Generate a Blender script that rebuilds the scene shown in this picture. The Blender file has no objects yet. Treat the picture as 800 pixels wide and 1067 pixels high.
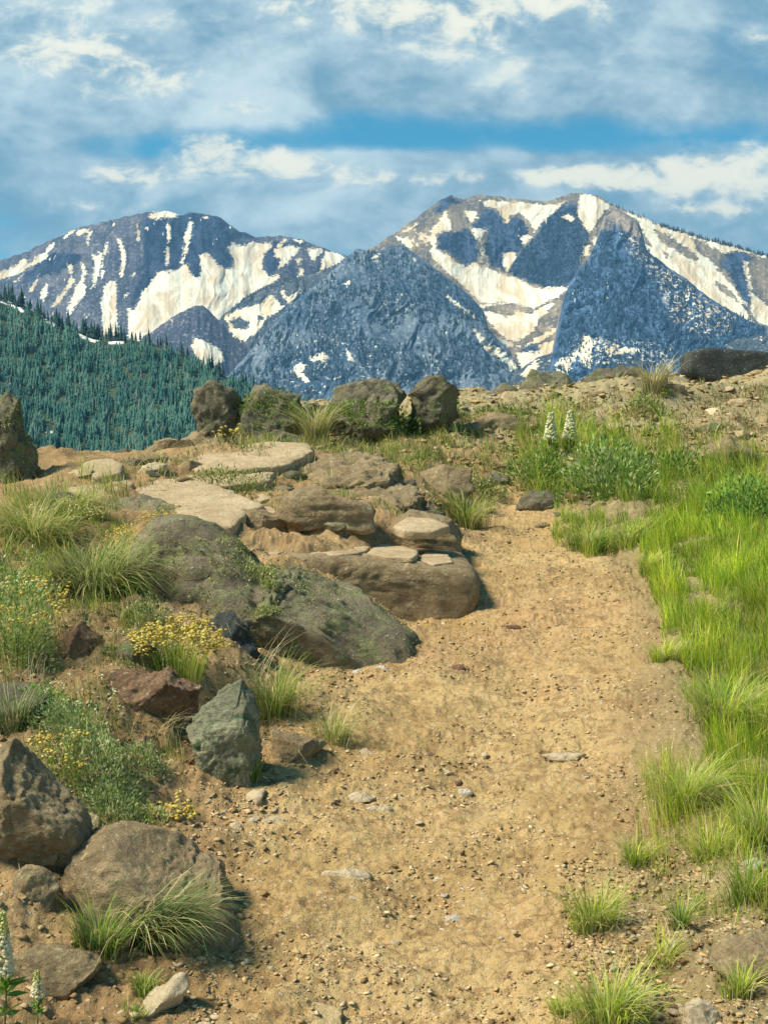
import bpy, bmesh, math, random
import numpy as np
R = math.radians
random.seed(7); rng = np.random.default_rng(7)
S = bpy.context.scene
COL = S.collection

# ------------------------------------------------------------------ camera
CAM_Z = 1.4; F = 1200.0; PITCH = math.atan(103.5 / 1200.0)
cam_d = bpy.data.cameras.new('camera'); cam = bpy.data.objects.new('camera', cam_d); COL.objects.link(cam)
cam_d.sensor_fit = 'VERTICAL'; cam_d.sensor_height = 24.0; cam_d.lens = F / 1067.0 * 24.0
cam_d.clip_start = 0.05; cam_d.clip_end = 60000
cam.location = (0, 0, CAM_Z); cam.rotation_euler = (math.pi / 2 - PITCH, 0, 0)
S.camera = cam

def P(px, row, Y):
    """photo pixel at world distance Y -> world point (arrays allowed)"""
    px = np.asarray(px, float); row = np.asarray(row, float); Y = np.asarray(Y, float)
    X = (px - 400) / F; V = (533.5 - row) / F
    y = math.cos(PITCH) + V * math.sin(PITCH); z = -math.sin(PITCH) + V * math.cos(PITCH)
    k = Y / y
    return np.stack(np.broadcast_arrays(X * k, Y, z * k + CAM_Z), -1)

def pix(p):
    p = np.asarray(p, float); x, y, z = p[..., 0], p[..., 1], p[..., 2] - CAM_Z
    f = y * math.cos(PITCH) - z * math.sin(PITCH); u = y * math.sin(PITCH) + z * math.cos(PITCH)
    return 400 + F * x / f, 533.5 - F * u / f

# ------------------------------------------------------------------ world, sun, exposure
SUN_EL, SUN_AZ = 52, -106           # azimuth measured from +Y (view direction), negative = left
SKY_STRENGTH = 0.10
w = bpy.data.worlds.new('World'); S.world = w; w.use_nodes = True
S.view_settings.view_transform = 'Standard'; S.view_settings.look = 'None'
S.view_settings.gamma = 1; S.view_settings.use_curve_mapping = False
S.view_settings.exposure = 1.04
sl = bpy.data.lights.new('sun', 'SUN'); so = bpy.data.objects.new('sun', sl); COL.objects.link(so)
sl.energy = 3.3; sl.angle = R(16.0); sl.color = (1.0, 0.93, 0.76)
so.rotation_euler = (R(90 - SUN_EL), 0, R(180 - SUN_AZ))

class NT:
    def __init__(s, tree): s.t = tree; s.n = tree.nodes; s.l = tree.links; s.n.clear()
    def new(s, typ, **kw):
        n = s.n.new(typ)
        for k, v in kw.items(): setattr(n, k, v)
        return n
    def put(s, sock, v):
        if isinstance(v, bpy.types.NodeSocket): s.l.new(v, sock)
        elif isinstance(v, (tuple, list)): sock.default_value = tuple(v) + ((1,) if len(v) == 3 and sock.type == 'RGBA' else ())
        else: sock.default_value = v
    def math(s, op, a, b=None, c=None, clamp=False):
        n = s.new('ShaderNodeMath', operation=op, use_clamp=clamp); s.put(n.inputs[0], a)
        if b is not None: s.put(n.inputs[1], b)
        if c is not None: s.put(n.inputs[2], c)
        return n.outputs[0]
    def mix(s, f, a, b, blend='MIX'):
        n = s.new('ShaderNodeMix', data_type='RGBA', blend_type=blend)
        s.put(n.inputs[0], f); s.put(n.inputs[6], a); s.put(n.inputs[7], b); return n.outputs[2]
    def step(s, v, lo, hi):
        n = s.new('ShaderNodeMapRange', interpolation_type='SMOOTHSTEP'); s.put(n.inputs[0], v)
        s.put(n.inputs[1], lo); s.put(n.inputs[2], hi); return n.outputs[0]
    def noise(s, vec, scale, detail=4, rough=0.6, dist=0.0):
        n = s.new('ShaderNodeTexNoise'); s.put(n.inputs['Vector'], vec); n.inputs['Scale'].default_value = scale
        n.inputs['Detail'].default_value = detail; n.inputs['Roughness'].default_value = rough; n.inputs['Distortion'].default_value = dist
        return n.outputs[0]
    def voro(s, vec, scale, feature='F1', rand=1.0):
        n = s.new('ShaderNodeTexVoronoi', feature=feature); s.put(n.inputs['Vector'], vec); n.inputs['Scale'].default_value = scale
        n.inputs['Randomness'].default_value = rand; return n
    def mapping(s, vec, scale=(1, 1, 1), loc=(0, 0, 0)):
        n = s.new('ShaderNodeMapping'); s.put(n.inputs[0], vec); n.inputs[3].default_value = scale; n.inputs[1].default_value = loc; return n.outputs[0]
    def attr(s, name): return s.new('ShaderNodeAttribute', attribute_name=name)

def build_sky():
    t = NT(w.node_tree)
    sky = t.new('ShaderNodeTexSky', sky_type='NISHITA', sun_disc=False)
    sky.sun_elevation = R(SUN_EL); sky.sun_rotation = R(SUN_AZ); sky.altitude = 2500; sky.air_density = 1.0; sky.dust_density = 0.4; sky.ozone_density = 2.0
    hs = t.new('ShaderNodeHueSaturation'); hs.inputs['Hue'].default_value = 0.468; hs.inputs['Saturation'].default_value = 1.38; hs.inputs['Value'].default_value = .66
    t.put(hs.inputs['Color'], sky.outputs[0])
    tc = t.new('ShaderNodeTexCoord'); sp = t.new('ShaderNodeSeparateXYZ'); t.l.new(tc.outputs['Generated'], sp.inputs[0])
    ay = t.math('MAXIMUM', t.math('ABSOLUTE', sp.outputs[1]), 0.25)
    gx = t.math('DIVIDE', sp.outputs[0], ay); gz = t.math('DIVIDE', sp.outputs[2], ay)
    cv = t.new('ShaderNodeCombineXYZ'); t.l.new(gx, cv.inputs[0]); t.l.new(gz, cv.inputs[1])
    v = cv.outputs[0]
    nw = t.noise(t.mapping(v, (1.3, 2.4, 1), (3.1, 1.7, 0)), 3.2, 6, 0.52, 0.2)
    nw2 = t.noise(t.mapping(v, (1, 1.7, 1), (7.3, 4.2, 0)), 9.0, 8, 0.58, 0.25)
    nf = t.noise(t.mapping(v, (1, 1.6, 1), (1.3, 9.2, 0)), 30.0, 9, 0.62, 0.35)
    def blob(px, row, wx, wy, soft=1.0):
        wx *= 1.6; wy *= 1.7
        q = P(px, row, 1.0); x0, z0 = float(q[0]), float(q[2] - CAM_Z)
        dx = t.math('MULTIPLY', t.math('SUBTRACT', gx, x0), F / wx); dz = t.math('MULTIPLY', t.math('SUBTRACT', gz, z0), F / wy)
        d = t.math('SQRT', t.math('ADD', t.math('MULTIPLY', dx, dx), t.math('MULTIPLY', dz, dz)))
        return t.math('SUBTRACT', 1.0, t.math('MULTIPLY', d, soft), clamp=True)
    def total(bl, wt=None):
        r = None
        for b in bl:
            o = blob(*b[:4]); o = t.math('MULTIPLY', o, b[4]) if len(b) > 4 else o
            r = o if r is None else t.math('ADD', r, o)
        return r
    # veil of grey blue high cloud: fields of presence minus the clear blue band
    veil = total([(60, 90, 330, 120, 1.0), (420, 20, 520, 120, 1.1), (700, 110, 260, 100, .75), (150, -120, 900, 160, 1.0), (300, 235, 560, 60, .95), (640, 208, 420, 36, 2.2), (400, 198, 300, 24, 1.3), (120, 110, 220, 40, .6), (40, 215, 230, 60, .55), (500, 90, 120, 60, .4)])
    clear = total([(430, 146, 260, 27, 1.5), (170, 152, 110, 26, 1.0), (350, 120, 120, 22, .5), (770, 150, 120, 30, .5), (60, 205, 110, 22, .5), (230, 222, 100, 18, .4), (620, 65, 160, 25, .25), (760, 30, 130, 30, .5)])
    vv = t.math('ADD', t.math('SUBTRACT', veil, clear), t.math('MULTIPLY', t.math('SUBTRACT', nw, 0.5), 2.6))
    vv = t.math('ADD', vv, t.math('MULTIPLY', t.math('SUBTRACT', nw2, 0.5), 1.5))
    vmask = t.math('MULTIPLY', t.step(vv, 0.05, 1.0), 0.93)
    k = 1.0 / SKY_STRENGTH
    lum = t.step(t.math('ADD', t.math('ADD', t.math('MULTIPLY', nw2, 0.75), t.math('MULTIPLY', nf, 0.25)), t.math('MULTIPLY', nw, 0.5)), 0.58, 0.95)
    veilcol = t.mix(lum, tuple(c * k for c in (.10, .19, .255)), tuple(c * k for c in (.36, .43, .445)))
    c1 = t.mix(vmask, hs.outputs[0], veilcol)
    # bright cumulus heads
    cum = total([(400, -4, 100, 26, 1.2), (470, 22, 70, 26, .9), (590, 0, 90, 22, 1.0), (100, 72, 80, 22, 1.05), (40, 48, 70, 20, .8), (150, 90, 50, 20, .8), (230, 160, 50, 14, 1.15), (292, 168, 42, 12, 1.1), (205, 152, 34, 12, .9), (330, 180, 60, 12, .85), (125, 186, 40, 12, .8), (180, 182, 70, 12, .7),
                 (255, 112, 40, 9, .8), (705, 186, 90, 16, 1.05), (770, 166, 70, 20, 1.15), (640, 182, 60, 13, .95), (745, 218, 60, 10, .8), (520, 184, 80, 10, .8), (775, 40, 45, 8, .8), (590, 182, 60, 9, .75), (400, 188, 80, 9, .6), (790, 205, 70, 16, .7), (100, 215, 90, 9, .6), (540, 70, 120, 40, .55), (250, 20, 140, 40, .45), (30, 15, 120, 30, .6)])
    cv2 = t.math('ADD', cum, t.math('MULTIPLY', t.math('SUBTRACT', nf, 0.52), 4.2))
    cv2 = t.math('ADD', cv2, t.math('MULTIPLY', t.math('SUBTRACT', nw2, 0.5), 3.4))
    gate = t.step(cum, 0.0, 0.8)
    cmask = t.math('MULTIPLY', t.math('MULTIPLY', t.step(cv2, -0.1, 1.7), gate), 0.95)
    cc = t.mix(t.step(cv2, 0.3, 1.2), tuple(c * k for c in (.25, .33, .36)), tuple(c * k for c in (.52, .51, .42)))
    c2 = t.mix(cmask, c1, cc)
    bg = t.new('ShaderNodeBackground'); t.put(bg.inputs[0], c2); bg.inputs[1].default_value = SKY_STRENGTH
    out = t.new('ShaderNodeOutputWorld'); t.l.new(bg.outputs[0], out.inputs[0])
build_sky()
S.cycles.volume_bounces = 0; S.cycles.max_bounces = 6; S.cycles.transparent_max_bounces = 8
S.cycles.diffuse_bounces = 3; S.cycles.volume_max_steps = 64
S.cycles.sample_clamp_indirect = 4.0

# ------------------------------------------------------------------ numpy noise
def _hash(ix, iy, iz, s):
    h = (ix.astype(np.int64) * 374761393 + iy.astype(np.int64) * 668265263 + iz.astype(np.int64) * 2147483647 + s * 974634777) & 0xFFFFFFFF
    h = ((h ^ (h >> 13)) * 1274126177) & 0xFFFFFFFF
    h = ((h ^ (h >> 16)) * 2246822519) & 0xFFFFFFFF
    return (h ^ (h >> 15)) & 0xFFFFFFFF
_G = np.array([(1,1,0),(-1,1,0),(1,-1,0),(-1,-1,0),(1,0,1),(-1,0,1),(1,0,-1),(-1,0,-1),(0,1,1),(0,-1,1),(0,1,-1),(0,-1,-1),(1,1,0),(-1,1,0),(0,-1,1),(0,-1,-1)], float)
def pn(p, seed=0):
    i = np.floor(p).astype(np.int64); f = p - i; u = f * f * f * (f * (f * 6 - 15) + 10)
    r = 0
    for dx in (0, 1):
        wx = u[:, 0] if dx else 1 - u[:, 0]
        for dy in (0, 1):
            wy = u[:, 1] if dy else 1 - u[:, 1]
            for dz in (0, 1):
                wz = u[:, 2] if dz else 1 - u[:, 2]
                g = _G[_hash(i[:, 0] + dx, i[:, 1] + dy, i[:, 2] + dz, seed) & 15]
                r = r + wx * wy * wz * (g[:, 0] * (f[:, 0] - dx) + g[:, 1] * (f[:, 1] - dy) + g[:, 2] * (f[:, 2] - dz))
    return r
def fbm(p, octv=4, seed=0, gain=.5, lac=2.03):
    a = 1; r = 0
    for o in range(octv): r = r + a * pn(p * (lac ** o) + o * 17.3, seed + o); a *= gain
    return r
def ridged(p, octv=4, seed=0, gain=.5):
    a = 1; r = 0
    for o in range(octv): r = r + a * (1 - 2 * np.abs(pn(p * (2.03 ** o) + o * 11.3, seed + o))); a *= gain
    return r
def sst(a, b, x):
    t = np.clip((x - a) / (b - a), 0, 1); return t * t * (3 - 2 * t)
def V3(x, y, z=0):
    return np.stack(np.broadcast_arrays(np.asarray(x, float), np.asarray(y, float), np.asarray(z, float)), -1).reshape(-1, 3)

# ------------------------------------------------------------------ mesh helpers
def tag(o, label=None, cat=None, group=None, kind=None):
    if label: o['label'] = label
    if cat: o['category'] = cat
    if group: o['group'] = group
    if kind: o['kind'] = kind
    return o
def mk(name, v, f, mat, loc=None, parent=None, smooth=True, attrs=None, cols=None, auto=None):
    """v (n,3) world (or local when loc given) ; f (m,k) int array of equal length faces, or list of such arrays"""
    me = bpy.data.meshes.new(name)
    v = np.asarray(v, float)
    if loc is not None: v = v - np.asarray(loc, float)
    fl = f if isinstance(f, list) else [f]
    fl = [np.asarray(a, np.int32) for a in fl if len(a)]
    me.vertices.add(len(v)); me.vertices.foreach_set('co', v.astype(np.float32).ravel())
    nl = sum(a.size for a in fl); npol = sum(len(a) for a in fl)
    me.loops.add(nl); me.polygons.add(npol)
    me.loops.foreach_set('vertex_index', np.concatenate([a.ravel() for a in fl]))
    tot = np.concatenate([np.full(len(a), a.shape[1], np.int32) for a in fl])
    st = np.concatenate([[0], np.cumsum(tot)[:-1]]).astype(np.int32)
    me.polygons.foreach_set('loop_start', st)
    try: me.polygons.foreach_set('loop_total', tot)
    except Exception: pass
    me.update(calc_edges=True)
    if smooth: me.polygons.foreach_set('use_smooth', np.ones(npol, bool))
    for k, a in (attrs or {}).items():
        at = me.attributes.new(k, 'FLOAT', 'POINT'); at.data.foreach_set('value', np.asarray(a, np.float32))
    if cols is not None:
        c = np.ones((len(v), 4), np.float32); c[:, :3] = cols
        at = me.attributes.new('col', 'FLOAT_COLOR', 'POINT'); at.data.foreach_set('color', c.ravel())
    for m in (mat if isinstance(mat, list) else [mat]): me.materials.append(m)
    me.validate()
    o = bpy.data.objects.new(name, me); COL.objects.link(o)
    if parent is not None: o.parent = parent
    if loc is not None and parent is None: o.location = loc
    return o
def empty(name, loc):
    o = bpy.data.objects.new(name, None); COL.objects.link(o); o.location = loc; o.empty_display_size = .05; return o
def grid_faces(nx, ny):
    i = np.arange(nx - 1)[None, :] + np.arange(ny - 1)[:, None] * nx
    i = i.ravel(); return np.stack([i, i + 1, i + 1 + nx, i + nx], -1)

def pts_in(poly, x, y):
    poly = np.asarray(poly, float); n = len(poly); ins = np.zeros(x.shape, bool)
    for a in range(n):
        x1, y1 = poly[a]; x2, y2 = poly[(a + 1) % n]
        if y1 == y2: continue
        c = ((y1 > y) != (y2 > y)) & (x < (x2 - x1) * (y - y1) / (y2 - y1) + x1); ins ^= c
    return ins
def sdf(poly, x, y, cap=8.0):
    """positive inside, in pixels"""
    poly = np.asarray(poly, float); out = np.full(x.shape, -cap)
    bx = (x > poly[:, 0].min() - cap) & (x < poly[:, 0].max() + cap) & (y > poly[:, 1].min() - cap) & (y < poly[:, 1].max() + cap)
    if not bx.any(): return out
    xs, ys = x[bx], y[bx]; d = np.full(xs.shape, 1e9); n = len(poly)
    for a in range(n):
        p, q = poly[a], poly[(a + 1) % n]; e = q - p; L = max((e * e).sum(), 1e-9)
        t = np.clip(((xs - p[0]) * e[0] + (ys - p[1]) * e[1]) / L, 0, 1)
        d = np.minimum(d, np.hypot(xs - p[0] - t * e[0], ys - p[1] - t * e[1]))
    out[bx] = np.where(pts_in(poly, xs, ys), np.minimum(d, cap), -np.minimum(d, cap))
    return out
def sdf_union(polys, x, y, minus=()):
    r = np.full(x.shape, -8.0)
    for p in polys: r = np.maximum(r, sdf(p, x, y))
    for p in minus: r = np.minimum(r, -sdf(p, x, y))
    return r

# ------------------------------------------------------------------ materials
def mat(name):
    m = bpy.data.materials.new(name); m.use_nodes = True; return m, NT(m.node_tree)
def finish(t, col, rough=.9, bump=None, bstr=.5, bdist=.01, spec=.25, trans=None):
    b = t.new('ShaderNodeBsdfPrincipled'); t.put(b.inputs['Base Color'], col); t.put(b.inputs['Roughness'], rough)
    b.inputs['Specular IOR Level'].default_value = spec
    if bump is not None:
        n = t.new('ShaderNodeBump'); n.inputs['Strength'].default_value = bstr; n.inputs['Distance'].default_value = bdist
        t.put(n.inputs['Height'], bump); t.l.new(n.outputs[0], b.inputs['Normal'])
    o = t.new('ShaderNodeOutputMaterial'); sh = b.outputs[0]
    if trans is not None:
        tr = t.new('ShaderNodeBsdfTranslucent'); t.put(tr.inputs[0], col)
        mx = t.new('ShaderNodeMixShader'); mx.inputs[0].default_value = trans; t.l.new(sh, mx.inputs[1]); t.l.new(tr.outputs[0], mx.inputs[2]); sh = mx.outputs[0]
    t.l.new(sh, o.inputs[0])
def obj_co(t): return t.new('ShaderNodeTexCoord').outputs['Object']

def rock_mat(name, c1, c2, lichen=None, lam=.5, dark=(.05,.045,.04), lsc=18, strat=False, pale=None, palm=.55, cs=1.0):
    m, t = mat(name); co = obj_co(t)
    inf = t.new('ShaderNodeObjectInfo').outputs['Random']
    off = t.new('ShaderNodeVectorMath', operation='ADD'); t.l.new(co, off.inputs[0])
    cm = t.new('ShaderNodeCombineXYZ'); t.put(cm.inputs[0], t.math('MULTIPLY', inf, 37.0)); t.put(cm.inputs[1], t.math('MULTIPLY', inf, 11.0)); t.l.new(cm.outputs[0], off.inputs[1])
    v = off.outputs[0]
    n1 = t.noise(v, 5 * cs, 8, .72, .5); n2 = t.noise(v, 38 * cs, 6, .7); n3 = t.noise(v, 170 * cs, 4, .7)
    c = t.mix(t.step(n1, .36, .64), c1, c2)
    c = t.mix(t.math('MULTIPLY', t.step(n2, .52, .70), .6), c, dark)
    if pale is not None: c = t.mix(t.math('MULTIPLY', t.step(t.noise(v, 22 * cs, 7, .7, .5), palm, palm + .1), .8), c, pale)
    if lichen is not None:
        ln = t.noise(v, lsc, 7, .72, .6)
        c = t.mix(t.step(ln, lam, lam + .07), c, lichen)
        l2 = t.noise(t.mapping(v, (1, 1, 1), (5, 3, 1)), lsc * 2.2, 6, .7, .3)
        c = t.mix(t.math('MULTIPLY', t.step(l2, .60, .66), .7), c, tuple(min(1, q * 1.9 + .05) for q in lichen))
    c = t.mix(t.math('MULTIPLY', t.step(t.noise(v, 75 * cs, 5, .7, .4), .50, .58), .55), c, t.mix(.5, c, dark))
    c = t.mix(t.math('MULTIPLY', t.step(n3, .40, .60), .5), c, t.mix(.5, c, (.9, .85, .75), 'MULTIPLY'))
    cr = t.voro(t.mapping(v, (1, 1, 3.5 if strat else 1.3)), 9 * cs, 'DISTANCE_TO_EDGE').outputs[0]
    crk = t.step(cr, 0.0, 0.03)
    h = t.math('ADD', t.math('MULTIPLY', n2, .8), t.math('MULTIPLY', n3, .25)); h = t.math('ADD', h, t.math('MULTIPLY', t.noise(t.mapping(v, (1, 1, 2.2)), 16 * cs, 7, .75, .8), 1.6)); h = t.math('ADD', h, t.math('MULTIPLY', n1, 1.6))
    finish(t, c, .9, h, .9, .016 / cs)
    return m
RM = {
 'brown': rock_mat('brown_rock', (.29,.205,.11), (.46,.34,.19), (.30,.28,.14), .56, dark=(.13,.09,.05), pale=(.54,.44,.27), palm=.56),
 'red':   rock_mat('red_brown_rock', (.22,.125,.07), (.38,.245,.14), (.36,.33,.20), .60, dark=(.10,.055,.04), pale=(.55,.42,.28), palm=.60),
 'green': rock_mat('grey_green_rock', (.23,.225,.14), (.39,.36,.225), (.14,.19,.09), .53, dark=(.07,.09,.08), pale=(.46,.46,.35), palm=.60),
 'lichen':rock_mat('lichen_crusted_rock', (.19,.155,.10), (.33,.265,.165), (.27,.27,.13), .50, lsc=14, dark=(.08,.075,.06), pale=(.44,.42,.30), palm=.58),
 'black': rock_mat('black_rock', (.045,.055,.055), (.105,.11,.095), (.16,.19,.16), .58, dark=(.015,.018,.022)),
 'slab':  rock_mat('pale_flagstone', (.52,.375,.21), (.68,.52,.32), (.38,.33,.19), .62, strat=True, dark=(.44,.31,.18)),
 'wall':  rock_mat('earthy_ledge', (.28,.20,.11), (.40,.30,.165), (.32,.28,.15), .60, strat=True, dark=(.17,.115,.065), pale=(.62,.51,.34), palm=.58),
 'mossy': rock_mat('mossy_dark_rock', (.13,.115,.075), (.25,.21,.135), (.14,.18,.065), .52, lsc=10, dark=(.06,.06,.05), pale=(.46,.42,.30), palm=.60),
 'ridge': rock_mat('dark_ridge_rock', (.12,.11,.075), (.27,.225,.14), (.19,.22,.085), .53, lsc=8, dark=(.035,.038,.035), pale=(.36,.33,.22), palm=.58),
 'tan':   rock_mat('tan_stone', (.56,.44,.27), (.70,.57,.38), None, dark=(.36,.25,.14), cs=2.5),
 'dstone':rock_mat('dark_red_stone', (.20,.11,.07), (.30,.18,.11), None, dark=(.09,.05,.035), cs=2.5),
 'gstone':rock_mat('grey_stone', (.52,.46,.37), (.66,.60,.48), None, dark=(.28,.23,.17), cs=2.5),
 'flush': rock_mat('dusty_flagstone', (.60,.44,.22), (.70,.53,.29), None, dark=(.42,.28,.13)),
}
def leaf_mat(name, trans=.35, rough=.6, spec=.3):
    m, t = mat(name); a = t.attr('col').outputs['Color']; finish(t, a, rough, trans=trans, spec=spec); return m
GRASS = leaf_mat('grass_blades', .4); LEAF = leaf_mat('herb_leaves', .3); PETAL = leaf_mat('flower_petals', .35, .7); DRY = leaf_mat('dry_stalks', .15, .8)
CONIF = leaf_mat('conifer_needles', .1, .9, .1)
m, t = mat('conifer_bark'); finish(t, t.mix(t.noise(obj_co(t), 3), (.08, .055, .04), (.16, .12, .09)), .9); BARK = m

# ------------------------------------------------------------------ far mountains
def mount_mat(name, ra, rb, cliff, snow=(.90,.82,.63), dirt=(.66,.51,.32), fleck=.5, wl=1.0, vs=1.0):
    m, t = mat(name); co = obj_co(t)
    n1 = t.noise(co, .004 * vs, 6, .6, .3); n2 = t.noise(co, .02 * vs, 7, .7); n3 = t.noise(co, .07 * vs, 5, .7)
    st = t.noise(t.mapping(co, (1, .5, .25)), .018 * vs, 6, .65)
    c = t.mix(t.step(n1, .35, .65), ra, rb)
    c = t.mix(t.math('MULTIPLY', t.step(st, .45, .6), .55), c, cliff)
    c = t.mix(t.math('MULTIPLY', t.step(n3, .52, .68), .5), c, t.mix(.5, c, (1, .95, .9), 'ADD'))
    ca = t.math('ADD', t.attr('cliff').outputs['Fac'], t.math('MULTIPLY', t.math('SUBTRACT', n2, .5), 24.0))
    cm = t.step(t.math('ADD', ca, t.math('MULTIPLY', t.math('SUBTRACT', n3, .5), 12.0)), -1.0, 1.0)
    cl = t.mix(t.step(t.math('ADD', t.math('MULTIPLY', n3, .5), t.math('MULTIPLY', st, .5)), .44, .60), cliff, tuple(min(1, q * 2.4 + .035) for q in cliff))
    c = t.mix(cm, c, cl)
    sv = t.math('ADD', t.attr('snow').outputs['Fac'], t.math('MULTIPLY', t.math('SUBTRACT', n2, .5), 9.0 * wl))
    sv = t.math('ADD', sv, t.math('MULTIPLY', t.math('SUBTRACT', n3, .5), 12.0 * wl))
    chute = t.math('MULTIPLY', t.step(t.noise(t.mapping(co, (1, .25, .22)), .03 * vs, 5, .7, .4), .66, .67), t.step(n1, .42, .5))
    fl = t.math('MULTIPLY', t.step(t.attr('fleck').outputs['Fac'], -3.0, 3.0), t.step(n3, 1.0 - fleck, 1.04 - fleck))
    sm = t.math('MAXIMUM', t.math('MAXIMUM', t.step(sv, .1, .8), fl), chute)
    sc = t.mix(t.math('MULTIPLY', t.step(t.noise(t.mapping(co, (1, .3, .4)), .012 * vs, 6, .65, .8), .44, .60), .9), snow, dirt)
    c = t.mix(sm, c, sc)
    finish(t, c, .95, t.math('ADD', n2, t.math('MULTIPLY', n3, .4)), .6, 5.0 / vs, spec=.05)
    return m

class Layer: pass
LAYERS = {}
def mountain(name, label, sil, bottom, Yc, k, amp, snow, cliff, fleck, m, minus=(), cminus=(), nx=420, nt=200, seed=1, relief=(26, 70), skirt=1.0, bowls=(), flat=.35):
    sil = np.asarray(sil, float)
    px = np.linspace(sil[0, 0], sil[-1, 0], nx)
    top = np.interp(px, sil[:, 0], sil[:, 1])
    top = top + 1.3 * fbm(V3(px / 9, seed * 3.1), 4, seed, .6)
    tt = np.linspace(0, 1, nt) ** 1.0
    PX = np.repeat(px[None], nt, 0); TOP = np.repeat(top[None], nt, 0)
    ROW = TOP + tt[:, None] * np.maximum(bottom - TOP, 6)
    def depth(PXa, ROWa, TOPa):
        sh = PXa.shape; x = PXa.ravel(); r = ROWa.ravel()
        wv = fbm(V3(x / 60, r / 60, seed), 3, seed + 5) * 25
        a = ridged(V3((x + wv) / relief[0], (r + .5 * wv) / relief[1], seed * 1.7), 6, seed, .55)
        a = a + .22 * fbm(V3(x / 6, r / 7, seed), 4, seed + 9)
        y = Yc - k * (r - (1 - flat) * TOPa.ravel() - flat * top.min()) - amp * a * sst(0, 10, r - TOPa.ravel() + 3)
        for (bx, by, wx, wy, d) in bowls: y = y + d * np.exp(-((x - bx) / wx) ** 2 - ((r - by) / wy) ** 2)
        return y.reshape(sh)
    Y = depth(PX, ROW, TOP)
    V = P(PX, ROW, Y)
    nb = 10; back = []
    for j in range(1, nb):
        q = V[0].copy(); q[:, 1] += j * Yc * .03; q[:, 2] -= (j ** 1.3) * Yc * .012; back.append(q)
    Vall = np.concatenate([np.array(back[::-1]), V], 0)
    fx = PX.ravel(); fr = ROW.ravel(); z = np.full((nb - 1) * nx, -8.0)
    at = {'snow': np.concatenate([z, sdf_union(snow, fx, fr, minus)]), 'cliff': np.concatenate([z, sdf_union(cliff, fx, fr, cminus)]), 'fleck': np.concatenate([z, sdf_union(fleck, fx, fr)])}
    ob = mk(name, Vall.reshape(-1, 3), grid_faces(nx, nt + nb - 1)[:, ::-1], m, loc=(float(V[0, nx // 2, 0]), Yc, 0), attrs=at)
    tag(ob, label, name, kind='structure')
    L = Layer(); L.px = px; L.top = top; L.bottom = bottom; L.Y = Y; L.nt = nt
    def at_pix(x, r):
        tp = np.interp(x, px, top); tq = np.clip((r - tp) / np.maximum(bottom - tp, 6), 0, 1) * (nt - 1)
        xi = np.clip((x - px[0]) / (px[-1] - px[0]) * (nx - 1), 0, nx - 1.001); i = xi.astype(int); j = np.clip(tq.astype(int), 0, nt - 2)
        fx_, fj = xi - i, tq - j
        yy = (Y[j, i] * (1 - fx_) + Y[j, i + 1] * fx_) * (1 - fj) + (Y[j + 1, i] * (1 - fx_) + Y[j + 1, i + 1] * fx_) * fj
        return P(x, r, yy)
    L.at = at_pix; LAYERS[label] = L
    return L

SN_LEFT = [
 [(-70,300),(-40,290),(0,284),(12,277),(20,274),(24,269),(30,270),(30,275),(38,267),(46,263),(54,253),(58,253),(52,263),(47,271),(30,280),(12,289),(0,292),(-40,306)],
 [(64,249),(72,241),(82,239),(97,238),(95,240),(84,246),(80,246),(79,241),(70,248)], [(92,241),(97,240),(92,256),(89,254)],
 [(30,300),(38,291),(42,289),(37,298),(34,306),(30,304)], [(44,303),(48,295),(52,297),(49,306),(46,315),(43,310)],
 [(70,275),(75,275),(77,281),(76,288),(78,293),(70,305),(62,318),(54,320),(62,308),(70,298),(73,288)],
 [(84,272),(88,275),(92,285),(88,290),(90,300),(88,310),(80,318),(75,326),(70,335),(70,322),(75,308),(80,296),(86,290),(85,280)],
 [(95,264),(100,265),(102,266),(104,262),(108,265),(105,275),(104,285),(100,298),(95,301),(97,288),(99,275)],
 [(110,252),(113,252),(112,262),(108,275),(109,288),(106,292),(105,282),(107,268)], [(121,247),(126,250),(131,260),(131,275),(128,289),(124,286),(127,272),(125,260)],
 [(143,231),(145,238),(147,242),(146,251),(144,252),(142,243)], [(173,233),(179,233),(179,240),(177,255),(177,270),(174,282),(172,270),(174,250)],
 [(198,228),(202,230),(200,240),(198,255),(193,268),(190,276),(187,278),(191,262),(192,245)],
 [(133,321),(140,322),(145,312),(150,302),(155,298),(160,290),(164,281),(175,283),(187,280),(190,275),(195,275),(198,283),(202,288),(206,290),(210,285),(208,265),(216,263),(222,269),(228,276),(235,280),(241,278),(243,268),(236,258),(244,252),(250,256),(262,252),(275,253),(282,252),(284,257),(275,266),(274,280),(280,287),(284,288),(292,282),(292,290),(283,297),(270,303),(258,310),(250,318),(235,328),(225,337),(200,360),(180,360),(160,355),(150,360),(135,360),(133,340)],
 [(285,260),(292,258),(300,257),(306,256),(312,258),(310,265),(303,270),(297,275),(290,280),(292,270),(285,268)], [(287,258),(294,249),(299,247),(302,249),(296,254),(290,259)],
 [(305,249),(316,250),(318,253),(308,252)], [(319,260),(325,258),(333,258),(337,262),(330,268),(326,272),(322,268)], [(340,262),(350,262),(360,268),(352,275),(345,278),(332,284),(335,270)],
 [(308,270),(315,268),(312,276),(317,282),(318,288),(309,289),(312,284)], [(152,226),(158,222),(172,219),(182,219),(188,224),(178,227),(168,227),(158,229)],
 [(212,225),(218,226),(218,228),(213,227)], [(105,312),(110,296),(115,292),(121,292),(123,305),(122,320),(124,350),(108,350),(106,330)],
 [(129,307),(135,303),(133,308),(129,310)], [(137,285),(142,283),(139,288)], [(118,231),(121,232),(119,238),(117,236)], [(24,286),(14,294),(20,293)]]
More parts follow.
